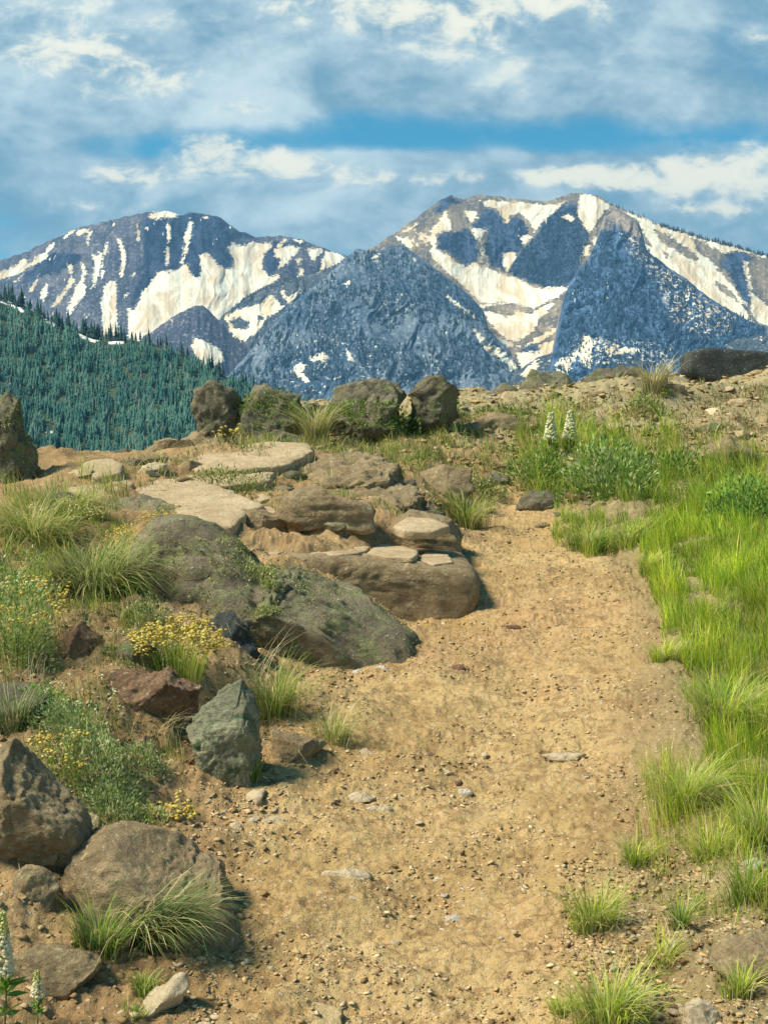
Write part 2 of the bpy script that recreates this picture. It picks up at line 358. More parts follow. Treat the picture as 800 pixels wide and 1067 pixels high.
CL_LEFT = [[(150,225),(172,229),(186,226),(200,221),(228,226),(245,238),(265,247),(240,252),(236,262),(244,272),(240,280),(228,278),(218,265),(208,268),(210,285),(205,292),(196,284),(190,276),(186,281),(164,282),(156,298),(148,305),(140,320),(133,318),(146,290),(150,270),(148,250)],
           [(275,265),(290,250),(300,256),(292,262),(292,275),(284,288),(276,282)], [(45,268),(65,262),(90,265),(84,272),(60,285),(20,296),(30,283)]]
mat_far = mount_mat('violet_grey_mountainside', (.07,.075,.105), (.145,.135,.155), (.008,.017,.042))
mountain('mountain', 'far rounded snow-streaked mountain on the left with a broad cream snowfield', [(-90,300),(-40,286),(0,272),(28,262),(60,247),(80,238),(110,231),(140,224),(150,222),(172,219),(188,224),(200,221),(228,226),(245,238),(265,247),(290,246),(315,249),(335,258),(361,267),(390,284),(430,300)],
         440, 5600, 6.0, 11, SN_LEFT, CL_LEFT, [], mat_far, nx=620, nt=300, seed=3, relief=(22, 90))
SN_MID = [[(231,330),(245,323),(262,318),(272,315),(276,311),(284,306),(289,314),(296,319),(290,325),(280,330),(272,340),(267,347),(255,357),(246,352),(240,347),(237,337)],
          [(291,299),(296,304),(301,310),(306,305),(312,300),(314,304),(310,310),(302,317),(297,314)], [(235,350),(250,357),(248,372),(235,366)]]
mountain('mountain', 'tree-topped saddle ridge between the two peaks with a patch of snow', [(215,352),(226,337),(232,329),(240,322),(260,307),(280,297),(305,289),(330,285),(350,281),(380,285),(420,300)],
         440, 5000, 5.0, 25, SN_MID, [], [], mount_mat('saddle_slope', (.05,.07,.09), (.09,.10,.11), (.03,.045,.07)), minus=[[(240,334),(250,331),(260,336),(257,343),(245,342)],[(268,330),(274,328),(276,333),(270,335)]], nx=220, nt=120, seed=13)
mountain('mountain', 'small dark pointed knoll below the left snowfield', [(140,362),(150,350),(165,341),(180,330),(195,322),(205,319),(211,318),(220,326),(232,337),(240,349),(256,362),(280,380)],
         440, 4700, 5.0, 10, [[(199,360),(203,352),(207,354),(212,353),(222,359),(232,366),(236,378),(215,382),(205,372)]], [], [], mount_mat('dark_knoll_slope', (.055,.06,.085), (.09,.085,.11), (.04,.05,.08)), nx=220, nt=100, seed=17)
SN_R = [
 [(436,241),(448,245),(449,238),(456,231),(462,222),(466,221),(470,232),(471,240),(462,242),(455,245),(454,258),(460,262),(467,265),(475,271),(485,278),(492,273),(505,276),(512,279),(520,284),(530,287),(545,292),(556,300),(566,300),(578,299),(592,299),(592,302),(580,311),(566,317),(556,323),(550,320),(534,317),(520,316),(500,316),(494,309),(480,297),(465,283),(452,273),(447,262),(450,256),(440,247)],
 [(498,317),(505,318),(520,317),(516,322),(524,327),(533,328),(540,322),(552,327),(564,319),(574,314),(580,316),(572,324),(562,332),(557,344),(547,352),(536,357),(525,352),(515,342),(507,332),(500,322)],
 [(580,340),(562,350),(545,360),(560,358),(578,346)], [(506,345),(520,352),(535,358),(546,362),(530,362),(515,356)], [(580,352),(591,344),(602,340),(600,345),(588,350)],
 [(560,360),(578,355),(579,365),(570,371),(563,370)], [(537,367),(560,366),(564,375),(555,389),(545,389),(540,378)],
 [(500,208),(520,209),(545,210),(565,213),(580,213),(588,210),(583,215),(575,224),(565,229),(560,240),(556,243),(550,230),(540,222),(532,226),(528,233),(522,225),(518,218),(505,214)],
 [(482,219),(495,221),(497,228),(491,231)], [(490,238),(500,239),(508,238),(505,244),(500,248),(503,255),(505,262),(503,275),(499,275),(500,262),(501,254),(495,246)],
 [(524,264),(536,263),(538,268),(532,277),(528,284),(524,276)], [(540,246),(552,243),(556,247),(546,256),(541,250)], [(584,226),(592,223),(598,227),(597,231),(590,230)],
 [(604,203),(612,202),(622,205),(634,214),(638,216),(632,219),(626,223),(622,230),(618,240),(613,242),(608,236),(604,230),(601,220),(603,210)],
 [(617,250),(622,245),(625,250),(620,257)], [(608,258),(614,255),(612,265),(607,268)],
 [(649,219),(676,228),(690,234),(712,241),(734,248),(750,253),(761,256),(800,266),(850,280),(850,284),(800,270),(767,261),(753,264),(745,259),(736,258),(739,272),(750,283),(761,294),(770,308),(776,324),(790,340),(756,323),(734,309),(712,293),(695,279),(676,263),(663,248),(669,242),(658,228)],
 [(774,274),(781,272),(778,281),(782,294),(783,305),(800,319),(840,335),(840,350),(800,342),(790,338),(781,325),(782,314),(779,297),(774,281)],
 [(416,241),(430,235),(436,231),(426,242)], [(412,247),(424,247),(432,256),(430,262),(420,254)], [(432,240),(444,248),(446,256),(436,248)]]
SN_R_MINUS = [[(682,240),(695,245),(712,256),(728,270),(723,274),(709,264),(695,256),(687,248)], [(720,248),(734,253),(745,262),(739,270),(728,264)], [(745,293),(756,300),(772,316),(756,308),(746,299)],
              [(499,322),(512,318),(533,318),(545,318),(533,325),(528,330),(520,326)], [(690,262),(700,268),(694,268)], [(654,232),(668,240),(678,256),(668,250)]]
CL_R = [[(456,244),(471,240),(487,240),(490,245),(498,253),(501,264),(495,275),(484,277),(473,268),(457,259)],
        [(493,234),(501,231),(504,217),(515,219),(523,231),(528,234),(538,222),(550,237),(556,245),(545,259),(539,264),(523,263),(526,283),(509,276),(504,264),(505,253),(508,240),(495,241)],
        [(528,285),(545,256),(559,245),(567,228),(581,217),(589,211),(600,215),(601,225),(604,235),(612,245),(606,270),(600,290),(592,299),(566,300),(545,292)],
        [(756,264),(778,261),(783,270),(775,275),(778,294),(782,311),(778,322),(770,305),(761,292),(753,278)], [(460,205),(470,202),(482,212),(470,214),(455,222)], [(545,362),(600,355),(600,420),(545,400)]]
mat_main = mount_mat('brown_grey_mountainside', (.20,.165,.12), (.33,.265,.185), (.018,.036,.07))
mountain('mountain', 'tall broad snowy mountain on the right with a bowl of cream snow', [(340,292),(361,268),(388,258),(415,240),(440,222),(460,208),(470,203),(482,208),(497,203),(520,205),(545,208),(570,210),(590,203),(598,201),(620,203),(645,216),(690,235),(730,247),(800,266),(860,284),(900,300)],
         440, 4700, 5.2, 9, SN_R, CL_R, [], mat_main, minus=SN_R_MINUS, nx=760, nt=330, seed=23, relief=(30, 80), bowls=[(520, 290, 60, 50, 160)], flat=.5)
SN_D = [[(306,382),(314,378),(320,380),(316,388),(322,398),(312,394),(307,390)], [(322,374),(334,367),(346,372),(338,377),(326,378)], [(357,358),(361,362),(367,376),(363,374)], [(465,308),(474,313),(485,320),(495,330),(486,327),(476,319),(467,313)],
        [(494,343),(501,348),(508,358),(519,363),(533,372),(541,384),(534,386),(522,376),(509,368),(499,357)], [(385,270),(398,262),(392,270)], [(358,296),(366,290),(362,300)]]
FL_D = [[(290,370),(350,340),(400,360),(470,370),(440,410),(300,410)], [(395,300),(430,300),(430,340),(400,330)], [(420,365),(445,358),(468,372),(455,392),(425,388)], [(385,262),(400,262),(400,280),(388,280)]]
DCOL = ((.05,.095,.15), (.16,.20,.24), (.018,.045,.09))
LD = mountain('mountain', 'blue tree-speckled spur in front of the right peak, left of the snow bowl', [(215,418),(235,394),(250,378),(270,355),(290,332),(310,312),(330,296),(345,284),(360,268),(370,260),(378,259),(386,262),(394,262),(407,256),(421,256),(435,266),(451,278),(471,293),(490,308),(504,325),(509,344),(531,366),(542,388),(558,410),(570,425)],
         450, 4100, 4.2, 26, SN_D, [], FL_D, mount_mat('tree_speckled_slope', *DCOL, fleck=.40, wl=1.4), nx=420, nt=200, seed=33, relief=(28, 60), flat=.75)
SN_E = [[(606,347),(613,350),(621,355),(616,366),(618,380),(616,386),(607,381),(602,369),(604,358)], [(577,378),(591,369),(599,366),(600,374),(594,382),(591,393),(599,402),(598,410),(585,401),(578,386)],
        [(625,358),(635,360),(643,366),(651,359),(668,363),(666,368),(651,369),(635,371),(629,366)]]
FL_E = [[(685,275),(712,291),(734,310),(765,330),(760,345),(735,352),(700,335),(690,310),(680,285)], [(645,243),(660,248),(680,270),(690,290),(675,285),(655,262)], [(600,350),(700,360),(700,380),(600,380)], [(690,285),(760,335),(750,350),(700,320)]]
LE = mountain('mountain', 'dark blue forested spur with snow flecks on the right of the snow bowl', [(566,420),(572,384),(580,352),(585,325),(589,305),(599,286),(613,270),(624,245),(629,226),(640,219),(651,222),(665,231),(669,242),(673,261),(690,274),(712,289),(734,307),(756,321),(772,330),(789,338),(820,346),(860,352),(900,360)],
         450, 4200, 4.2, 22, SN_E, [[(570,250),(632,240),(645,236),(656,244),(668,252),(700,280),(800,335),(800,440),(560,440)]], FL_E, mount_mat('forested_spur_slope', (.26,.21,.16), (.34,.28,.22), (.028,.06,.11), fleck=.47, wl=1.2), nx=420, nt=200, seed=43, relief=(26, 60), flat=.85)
# low snow-patched foothills closing the gap below the bowl
mountain('mountain', 'low wooded foothill with snow patches below the snow bowl', [(500,425),(520,398),(540,386),(560,372),(574,368),(590,378),(610,372),(640,362),(670,364),(700,352),(740,356),(800,348),(860,352),(900,360)],
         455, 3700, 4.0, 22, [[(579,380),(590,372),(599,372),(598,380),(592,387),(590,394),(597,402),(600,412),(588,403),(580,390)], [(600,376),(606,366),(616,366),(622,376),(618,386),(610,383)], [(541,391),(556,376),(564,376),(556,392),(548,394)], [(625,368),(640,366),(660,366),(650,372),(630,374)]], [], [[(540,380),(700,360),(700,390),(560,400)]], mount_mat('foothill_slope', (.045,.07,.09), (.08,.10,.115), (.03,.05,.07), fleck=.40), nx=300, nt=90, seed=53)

# near forested hill
m, t = mat('forest_floor'); co = obj_co(t)
c = t.mix(t.step(t.noise(co, .03, 6, .6), .4, .6), (.055, .085, .05), (.085, .11, .06))
sn = t.step(t.math('ADD', t.attr('snow').outputs['Fac'], t.math('MULTIPLY', t.math('SUBTRACT', t.noise(co, .12, 4, .6), .5), 3.0)), -.4, .4)
c = t.mix(sn, c, (.8, .8, .74)); finish(t, c, .95, t.noise(co, .2, 4), .6, 2.0, spec=.05); FOREST_FLOOR = m
LF = mountain('hill', 'near hillside covered in teal green conifer forest on the left', [(-260,262),(-120,286),(-40,300),(0,308),(25,318),(45,331),(75,343),(100,351),(130,354),(150,356),(170,362),(200,374),(225,387),(245,397),(270,405),(300,413),(340,428),(420,450),(520,470)],
         620, 1150, 2.1, 6, [[(-10,308),(0,310),(12,315),(26,324),(24,326),(10,318),(-10,312)], [(45,328),(52,333),(62,340),(60,342),(48,336)], [(80,346),(90,351),(104,355),(100,357),(86,353)], [(112,356),(130,355),(130,358),(114,359)], [(166,366),(176,369),(174,372)],
                              [(47,450),(55,449),(54,452)], [(149,458),(157,455),(154,459)]], [], [], FOREST_FLOOR, nx=400, nt=240, seed=63, relief=(60, 90))

# valley floor to the horizon
m, t = mat('valley_ground'); co = obj_co(t)
finish(t, t.mix(t.noise(co, .01, 5), (.05, .08, .05), (.10, .11, .07)), .95, spec=.05)
a = np.linspace(0, 2 * np.pi, 97)[:-1]; rr = np.array([1, 60, 300, 1200, 5000, 16000.])
vv = np.concatenate([np.stack([r * np.cos(a), r * np.sin(a) + 400, np.full(96, -95.)], -1) for r in rr]); i = np.arange(96)
ff = np.concatenate([np.stack([i + 96 * k, i + 96 * (k + 1), (i + 1) % 96 + 96 * (k + 1), (i + 1) % 96 + 96 * k], -1) for k in range(5)])
tag(mk('valley_floor', vv, ff, m), 'green valley floor stretching below the mountains', 'valley', kind='structure')

# conifers far away
def conifer_proto(layers, sides, seed, rad=.19):
    """unit-height conifer: trunk and ragged skirts of branches. returns v, f3, shade"""
    r = np.random.default_rng(seed); V = []; Fc = []; sh = []
    for L in range(layers):
        z0 = .10 + .78 * L / layers; z1 = min(1.0, z0 + 1.25 / layers * (1.15 if L else 1.0)); ra = rad * (1 - L / (layers + .35)) * (.85 + .3 * r.random())
        b = len(V); an = r.random() * 6
        for s in range(sides):
            q = an + 2 * math.pi * s / sides; rj = ra * (.7 + .6 * r.random()) * (1.0 if s % 2 else .62)
            V.append((rj * math.cos(q), rj * math.sin(q), z0 + (-.02 if s % 2 else .03) - .02 * r.random())); sh.append(.8 + .4 * r.random())
        V.append((.006 * r.normal(), .006 * r.normal(), z1)); sh.append(1.0)
        for s in range(sides): Fc.append((b + s, b + (s + 1) % sides, b + sides))
    return np.array(V), np.array(Fc), np.array(sh)
def forest(name, label, pts, hts, cols, proto_n=5, layers=2, sides=6, rad=.2):
    protos = [conifer_proto(layers, sides, 100 + i, rad) for i in range(proto_n)]
    Vs, Fs, Cs = [], [], []; off = 0
    for kk in range(proto_n):
        sel = np.arange(len(pts)) % proto_n == kk
        if not sel.any(): continue
        p, h, c = pts[sel], hts[sel], cols[sel]; v, f, s = protos[kk]
        n = len(p); an = rng.random(n) * 6.28; ca, sa = np.cos(an)[:, None], np.sin(an)[:, None]
        wsc = (h * (.8 + .5 * rng.random(n)))[:, None]
        X = (v[None, :, 0] * ca - v[None, :, 1] * sa) * wsc; Y = (v[None, :, 0] * sa + v[None, :, 1] * ca) * wsc; Z = v[None, :, 2] * h[:, None] - .06 * h[:, None]
        Vv = np.stack([X, Y, Z], -1) + p[:, None, :]
        Ff = f[None] + (np.arange(n) * len(v))[:, None, None] + off
        Vs.append(Vv.reshape(-1, 3)); Fs.append(Ff.reshape(-1, 3)); Cs.append((c[:, None, :] * s[None, :, None]).reshape(-1, 3)); off += n * len(v)
    ob = mk(name, np.concatenate(Vs), np.concatenate(Fs), CONIF, cols=np.concatenate(Cs), smooth=False)
    return tag(ob, label, 'forest', kind='stuff')
def rand_in(poly, n, r=rng):
    poly = np.asarray(poly, float); lo, hi = poly.min(0), poly.max(0); out = []
    while sum(map(len, out)) < n:
        q = lo + r.random((n * 2, 2)) * (hi - lo); out.append(q[pts_in(poly, q[:, 0], q[:, 1])])
    return np.concatenate(out)[:n]
def tcol(n, a, b, j=.25):
    k = rng.random((n, 1)); return (np.array(a) * (1 - k) + np.array(b) * k) * (1 - j + 2 * j * rng.random((n, 1)))
# wood on spur D and spur E
q = rand_in([(235,398),(270,357),(310,314),(345,287),(370,264),(421,259),(470,296),(508,340),(540,390),(540,430),(235,430)], 5200)
dn = fbm(V3(q[:, 0] / 30, q[:, 1] / 30), 4, 81); q = q[dn > -.22]
inS = sdf_union(SN_D, q[:, 0], q[:, 1]) > -.5; q = q[~inS]
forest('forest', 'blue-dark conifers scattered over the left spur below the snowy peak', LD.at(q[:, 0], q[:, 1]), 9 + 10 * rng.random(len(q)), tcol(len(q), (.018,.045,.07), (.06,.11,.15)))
q = rand_in([(575,400),(584,345),(600,290),(628,244),(645,236),(660,248),(700,285),(740,315),(800,342),(870,360),(870,430),(575,430)], 5600)
dn = fbm(V3(q[:, 0] / 22, q[:, 1] / 22), 4, 91); fl = sdf_union(FL_E, q[:, 0], q[:, 1]) > 0; q = q[(dn > -.35) & (~fl | (rng.random(len(q)) < .55))]
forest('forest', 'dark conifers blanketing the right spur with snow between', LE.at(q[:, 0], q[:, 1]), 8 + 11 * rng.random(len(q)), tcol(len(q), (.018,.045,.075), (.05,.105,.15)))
LM = LAYERS['tall broad snowy mountain on the right with a bowl of cream snow']
xs = np.concatenate([688 + 115 * rng.random(230), 620 + 70 * rng.random(18)]); tp = np.interp(xs, LM.px, LM.top)
forest('forest', 'thin line of tiny conifers along the long right shoulder of the tall peak', LM.at(xs, tp + 2.5 * rng.random(len(xs))), 9 + 11 * rng.random(len(xs)), tcol(len(xs), (.03,.045,.05), (.05,.06,.06)))
q = rand_in([(530,284),(546,258),(560,245),(568,230),(582,219),(600,216),(602,228),(612,245),(620,250),(606,272),(596,292),(580,300),(566,298),(545,290)], 1100)
q = q[sdf_union(SN_R, q[:, 0], q[:, 1]) < -1]
forest('forest', 'dark conifers clinging to the cliffs above the snow bowl', LM.at(q[:, 0], q[:, 1]), 8 + 10 * rng.random(len(q)), tcol(len(q), (.018,.045,.075), (.05,.105,.15)))
LS = LAYERS['tree-topped saddle ridge between the two peaks with a patch of snow']
xs = 226 + 90 * rng.random(160); tp = np.interp(xs, LS.px, LS.top)
forest('forest', 'dark fringe of conifers along the saddle ridge between the peaks', LS.at(xs, tp + 1 + 5 * rng.random(len(xs)) ** 2), 9 + 9 * rng.random(len(xs)), tcol(len(xs), (.03,.045,.05), (.05,.06,.06)))
# near hill wood
q = rand_in([(-240,268),(-40,302),(0,311),(25,321),(50,336),(100,354),(150,360),(200,378),(245,401),(300,417),(420,452),(420,520),(-240,540)], 34000)
gap = fbm(V3(q[:, 0] / 14, q[:, 1] / 10), 4, 71); keep = gap > -.2
sn_f = sdf_union([[(-10,308),(0,309),(12,314),(28,324),(24,329),(10,321),(-10,314)], [(44,326),(62,339),(62,345),(48,339)], [(78,345),(104,354),(100,360),(84,356)], [(112,354),(132,354),(132,361),(114,362)], [(46,449),(56,447),(55,454)], [(148,458),(158,453),(155,461)]], q[:, 0], q[:, 1])
q = q[keep & (sn_f < -1)]
tone = fbm(V3(q[:, 0] / 45, q[:, 1] / 30), 3, 77)[:, None] * .8 + .5 + rng.normal(0, .30, (len(q), 1)); tone = np.clip(tone, 0, 1)
cc = np.array((.035,.115,.10)) * (1 - tone) + np.array((.10,.21,.155)) * tone; brn = rng.random(len(q)) < .03; cc[brn] = (.20,.19,.15)
forest('forest', 'dense wood of teal green conifers covering the near hillside', LF.at(q[:, 0], q[:, 1]), 3.2 + 5 * np.clip(gap[keep & (sn_f < -1)] + .4, 0, 1) + 8 * rng.random(len(q)) ** 1.3 * rng.random(len(q)), cc, proto_n=8, layers=3, sides=8, rad=.19)
# individual conifers standing out on the crest
def tree_obj(seed):
    v, f, s = conifer_proto(9, 11, seed, .17); c = np.array((.035,.085,.07)) * s[:, None]
    k = 6; an = np.arange(k) * 2 * math.pi / k
    tv = np.concatenate([np.stack([.017 * np.cos(an), .017 * np.sin(an), np.full(k, -.05)], -1), np.stack([.004 * np.cos(an), .004 * np.sin(an), np.full(k, .8)], -1)])
    tf = np.array([(i, (i + 1) % k, (i + 1) % k + k, i + k) for i in range(k)])
    root = empty('conifer_tree', (0, 0, -1000)); cr = mk('crown', v, f, CONIF, parent=root, cols=c, smooth=False); tr = mk('trunk', tv, tf, BARK, parent=root)
    return root, cr, tr
protos = [tree_obj(200 + i) for i in range(6)]; used_proto = set()
def place_tree(loc, h, label, group):
    k = random.randrange(6); root, cr, tr = protos[k]
    if k in used_proto:
        r2 = root.copy(); COL.objects.link(r2)
        for ch in (cr, tr):
            c2 = ch.copy(); COL.objects.link(c2); c2.parent = r2
        root = r2
    used_proto.add(k)
    wd = random.uniform(.8, 1.25)
    root.location = loc; root.scale = (h * wd, h * wd, h); root.rotation_euler = (0, 0, random.random() * 6)
    tag(root, label, 'tree', group)
for (x0, x1, n, hm, dr, lab, grp) in [(-12, 30, 20, 17, 5, 'tall dark conifer on the hill crest at the left edge above the snow strip', 'conifers on the crest at the left edge'),
                              (30, 75, 24, 17, 6, 'dark conifer on the upper hill crest against the snow-streaked mountain', 'conifers on the upper crest'),
                              (75, 132, 30, 15, 3, 'dark conifer on the middle hill crest below the broad cream snowfield', 'conifers on the middle crest'),
                              (132, 200, 26, 13, 3, 'small dark conifer on the hill crest below the pointed knoll', 'conifers on the crest below the knoll'),
                              (200, 300, 34, 13, 4, 'small dark conifer low on the right end of the forested hill crest', 'conifers on the right end of the crest')]:
    xs = np.sort(x0 + (x1 - x0) * rng.random(n)); tp = np.interp(xs, LF.px, LF.top); pp = LF.at(xs, tp + dr * rng.random(n))
    for p in pp: place_tree(p, hm * random.uniform(.5, 1.3), lab, grp)

# ------------------------------------------------------------------ the knoll: terrain function
ER = np.array([0, 2.15, 2.74, 3.26, 4.07, 4.75, 5.33, 6.14, 7.18, 8.0, 20])
EL = np.array([-.30, -.33, -.38, -.36, -.20, .02, .32, .48, .72, .9, .9])
EG = np.array([.45, .48, .59, .72, .95, 1.1, 1.15, 1.05, 1.02, 1.0, 1.0])
def H(x, y, micro=False):
    x = np.asarray(x, float); y = np.asarray(y, float); sh = np.broadcast(x, y).shape; x = np.broadcast_to(x, sh).ravel(); y = np.broadcast_to(y, sh).ravel()
    yk = [-30, 0, 6.6, 7.4, 8.3, 9.0, 9.6, 10.2, 11, 12.5, 16, 30, 80, 150, 400]
    zk = [-2.0, 0, .79, .92, 1.24, 1.44, 1.52, 1.52, 1.40, .9, -1.0, -9, -38, -75, -99]
    base = 0
    for d in (-.25, -.1, .1, .25): base = base + np.interp(y + d, yk, zk) / 4
    xl = np.interp(y, ER, EL); xr = np.interp(y, ER, EG)
    wob = .05 * fbm(V3(y * 2.2, 0, 3), 3, 5)
    dl = xl + wob - x; dr = x - xr - wob
    near = 1 - sst(7.0, 8.6, y)
    z = base + near * (.22 * sst(0, .55, dl) + .10 * sst(.5, 1.8, dl)) * (.55 + .45 * sst(2.4, 3.6, y))
    z = z + near * (.05 * sst(0, .3, dr) + .16 * sst(.4, 2.2, dr))
    back = sst(7.0, 8.8, y) * (1 - sst(11, 16, y))
    z = z + back * (.07 * x * (x > 0) + .06 * np.minimum(x, 0)) 
    # left shoulder falls away to the valley sooner
    lf = sst(0, 1, (-x - .75) / .8)
    z = z - lf * back * (.55 + .12 * np.clip(y - 8, 0, 3)) - .05 * lf * sst(5.8, 7.2, y) * near
    z = z - .03 * near * (dl < 0) * (dr < 0) * np.sin(np.clip((x - xl) / (xr - xl), 0, 1) * np.pi)
    z = z - .05 * sst(4.35, 4.6, y) * (1 - sst(4.95, 5.1, y)) * sst(-.95, -.7, x) * (1 - sst(.2, .45, x))
    onp = sst(-.12, .08, -np.maximum(dl, dr))
    z = z + (.035 + .02 * (1 - onp)) * fbm(V3(x * 1.4, y * 1.4), 3, 11) + (1 - onp) * .05 * fbm(V3(x * 4, y * 4), 3, 12) + .012 * onp * fbm(V3(x * 5, y * 7), 3, 14)
    z = z + back * .06 * fbm(V3(x * 2.2, y * 2.2), 3, 15)
    if micro:
        nearw = 1 - sst(9, 14, y)
        q = fbm(V3(x * 3.0, y * 5.5), 4, 36, .55) * 7; z = z + nearw * .0042 * (np.floor(q) + sst(.38, .62, q - np.floor(q)))
        z = z + nearw * (.003 * ridged(V3(x * 14, y * 20), 3, 21, .6) + .0042 * fbm(V3(x * 40, y * 55), 3, 22, .6))
        lump = pn(V3(x * 28, y * 34), 24); z = z + nearw * .005 * sst(.30, .5, lump) + nearw * .003 * fbm(V3(x * 7, y * 16), 3, 27)
        lump = pn(V3(x * 75, y * 75), 25); z = z + nearw * .0032 * sst(.18, .40, lump) + nearw * .004 * ridged(V3(x * 30, y * 60), 3, 28, .6) * sst(-.1, .2, pn(V3(x * 6, y * 6), 29))
        z = z + nearw * (1 - onp) * .010 * fbm(V3(x * 20, y * 20), 4, 23, .6)
    return z.reshape(sh)
_TX = np.arange(-7, 9, .02); _TY = np.arange(1.0, 12.0, .02); _TA, _TB = np.meshgrid(_TX, _TY); _TZ = H(_TA, _TB); H0 = H
def H(x, y, micro=False):
    if micro: return H0(x, y, True)
    x = np.asarray(x, float); y = np.asarray(y, float); x, y = np.broadcast_arrays(x, y)
    i = np.clip((x + 7) / .02, 0, len(_TX) - 1.001); j = np.clip((y - 1.0) / .02, 0, len(_TY) - 1.001); a = i.astype(int); b = j.astype(int); u = i - a; v = j - b
    z = (_TZ[b, a] * (1 - u) + _TZ[b, a + 1] * u) * (1 - v) + (_TZ[b + 1, a] * (1 - u) + _TZ[b + 1, a + 1] * u) * v
    return z
def hit(px, row, y0=1.2, y1=10.4):
    """first ground point seen through photo pixel(s)"""
    px = np.atleast_1d(np.asarray(px, float)); row = np.atleast_1d(np.asarray(row, float))
    Y = np.exp(np.linspace(math.log(y0), math.log(y1), 240)); out = np.full(px.shape, y1)
    done = np.zeros(px.shape, bool); prev = np.full(px.shape, y0)
    for yy in Y:
        p = P(px, row, np.full(px.shape, yy)); below = p[:, 2] < H(p[:, 0], p[:, 1])
        nw = below & ~done; out[nw] = yy; done |= below
        if done.all(): break
    return P(px, row, out)

def axis(fine_lo, fine_hi, step, lo, hi, g):
    a = list(np.arange(fine_lo, fine_hi, step)); s = step; v = fine_hi
    while v < hi: a.append(v); s *= g; v += s
    a.append(hi); s = step; v = fine_lo - s; b = []
    while v > lo: b.append(v); s *= g; v -= s
    b.append(lo); return np.array(b[::-1] + a)
gx = axis(-.95, 1.15, .0048, -60, 60, 1.018)
yy = [1.55]
while yy[-1] < 10.6: yy.append(yy[-1] + max(.0045, .0022 * yy[-1]))
s = .03
while yy[-1] < 400: s *= 1.05; yy.append(yy[-1] + s)
pre = []; v = 1.55; s = .01
while v > -20: s *= 1.12; v -= s; pre.append(v)
gy = np.array(pre[::-1] + yy)
GX, GY = np.meshgrid(gx, gy); GZ = H(GX, GY, True)
xl = np.interp(GY, ER, EL); xr = np.interp(GY, ER, EG)
wob = (.10 * fbm(V3(GX.ravel() * 3, GY.ravel() * 3), 4, 31)).reshape(GX.shape)
pathm = sst(-.08, .10, np.minimum(GX - xl, xr - GX) + wob) * (1 - sst(7.2, 7.8, GY)) * sst(-30, -20, GY)
grassm = sst(-.15, .25, GX - xr + wob) * (1 - sst(7.6, 8.4, GY + wob * 3))
drym = sst(7.6, 8.6, GY + wob * 4)
m, t = mat('knoll_soil'); co = obj_co(t)
n1 = t.noise(co, 2.2, 6, .65, .3); n2 = t.noise(co, 14, 7, .7, .2); n3 = t.noise(co, 90, 5, .75); n4 = t.noise(co, 260, 3, .7)
vo = t.voro(t.mapping(co, (1, 1.4, 1)), 70); vo2 = t.voro(t.mapping(co, (1, 1.3, 1), (3, 1, 0)), 190)
pc = t.mix(t.step(n1, .35, .65), (.43, .285, .12), (.57, .405, .185))
pc = t.mix(t.math('MULTIPLY', t.step(t.noise(co, 1.1, 4, .6), .46, .62), .6), pc, (.47, .275, .13))
pc = t.mix(t.math('MULTIPLY', t.step(t.noise(t.mapping(co, (1, 2.2, 1)), 11, 9, .75, 1.2), .49, .58), .75), pc, (.30, .18, .08))
pc = t.mix(t.math('MULTIPLY', t.step(t.noise(co, 22, 6, .7, .5), .56, .66), .6), pc, (.66, .47, .25))
pale = t.math('MULTIPLY', t.step(t.new('ShaderNodeSeparateColor').outputs[0] if False else vo.outputs['Color'], .80, .86), t.step(vo.outputs['Distance'], .42, .28))
sx = t.new('ShaderNodeSeparateColor'); t.l.new(vo.outputs['Color'], sx.inputs[0]); sy = t.new('ShaderNodeSeparateColor'); t.l.new(vo2.outputs['Color'], sy.inputs[0])
flake = t.math('MULTIPLY', t.step(sx.outputs[0], .80, .84), t.step(vo.outputs['Distance'], .40, .30))
flake2 = t.math('MULTIPLY', t.step(sy.outputs[0], .74, .78), t.step(vo2.outputs['Distance'], .42, .30))
dk = t.math('MULTIPLY', t.step(sy.outputs[1], .84, .88), t.step(vo2.outputs['Distance'], .45, .30))
sc_ = t.mix(t.step(n1, .35, .65), (.33, .205, .095), (.44, .29, .14)); sc_ = t.mix(t.math('MULTIPLY', t.step(n2, .48, .66), .8), sc_, (.19, .15, .07))
gc = t.mix(t.step(n2, .4, .6), (.27, .215, .10), (.38, .29, .15))
dc = t.mix(t.step(n1, .38, .62), (.45, .36, .20), (.34, .29, .145)); dc = t.mix(t.math('MULTIPLY', t.step(n2, .48, .62), .7), dc, (.23, .20, .09)); dc = t.mix(t.math('MULTIPLY', t.step(t.noise(co, 9, 6, .7, .6), .55, .62), .6), dc, (.46, .38, .24))
c = t.mix(t.attr('path').outputs['Fac'], sc_, pc); c = t.mix(t.attr('grassm').outputs['Fac'], c, gc); c = t.mix(t.attr('dry').outputs['Fac'], c, dc)
c = t.mix(t.math('MULTIPLY', flake, .75), c, (.62, .50, .34)); c = t.mix(t.math('MULTIPLY', flake2, .6), c, (.60, .46, .28)); c = t.mix(t.math('MULTIPLY', dk, .65), c, (.14, .085, .05))
c = t.mix(t.math('MULTIPLY', t.step(n4, .5, .7), .3), c, t.mix(.6, c, (.5, .42, .35), 'MULTIPLY'))
h = t.math('ADD', t.math('MULTIPLY', n2, 1.2), t.math('MULTIPLY', n3, .6)); h = t.math('ADD', h, t.math('MULTIPLY', n4, .25)); h = t.math('ADD', h, t.math('MULTIPLY', flake, .3)); h = t.math('ADD', h, t.math('MULTIPLY', flake2, .18))
finish(t, c, .95, h, .85, .012, spec=.12)
far = GY > 14
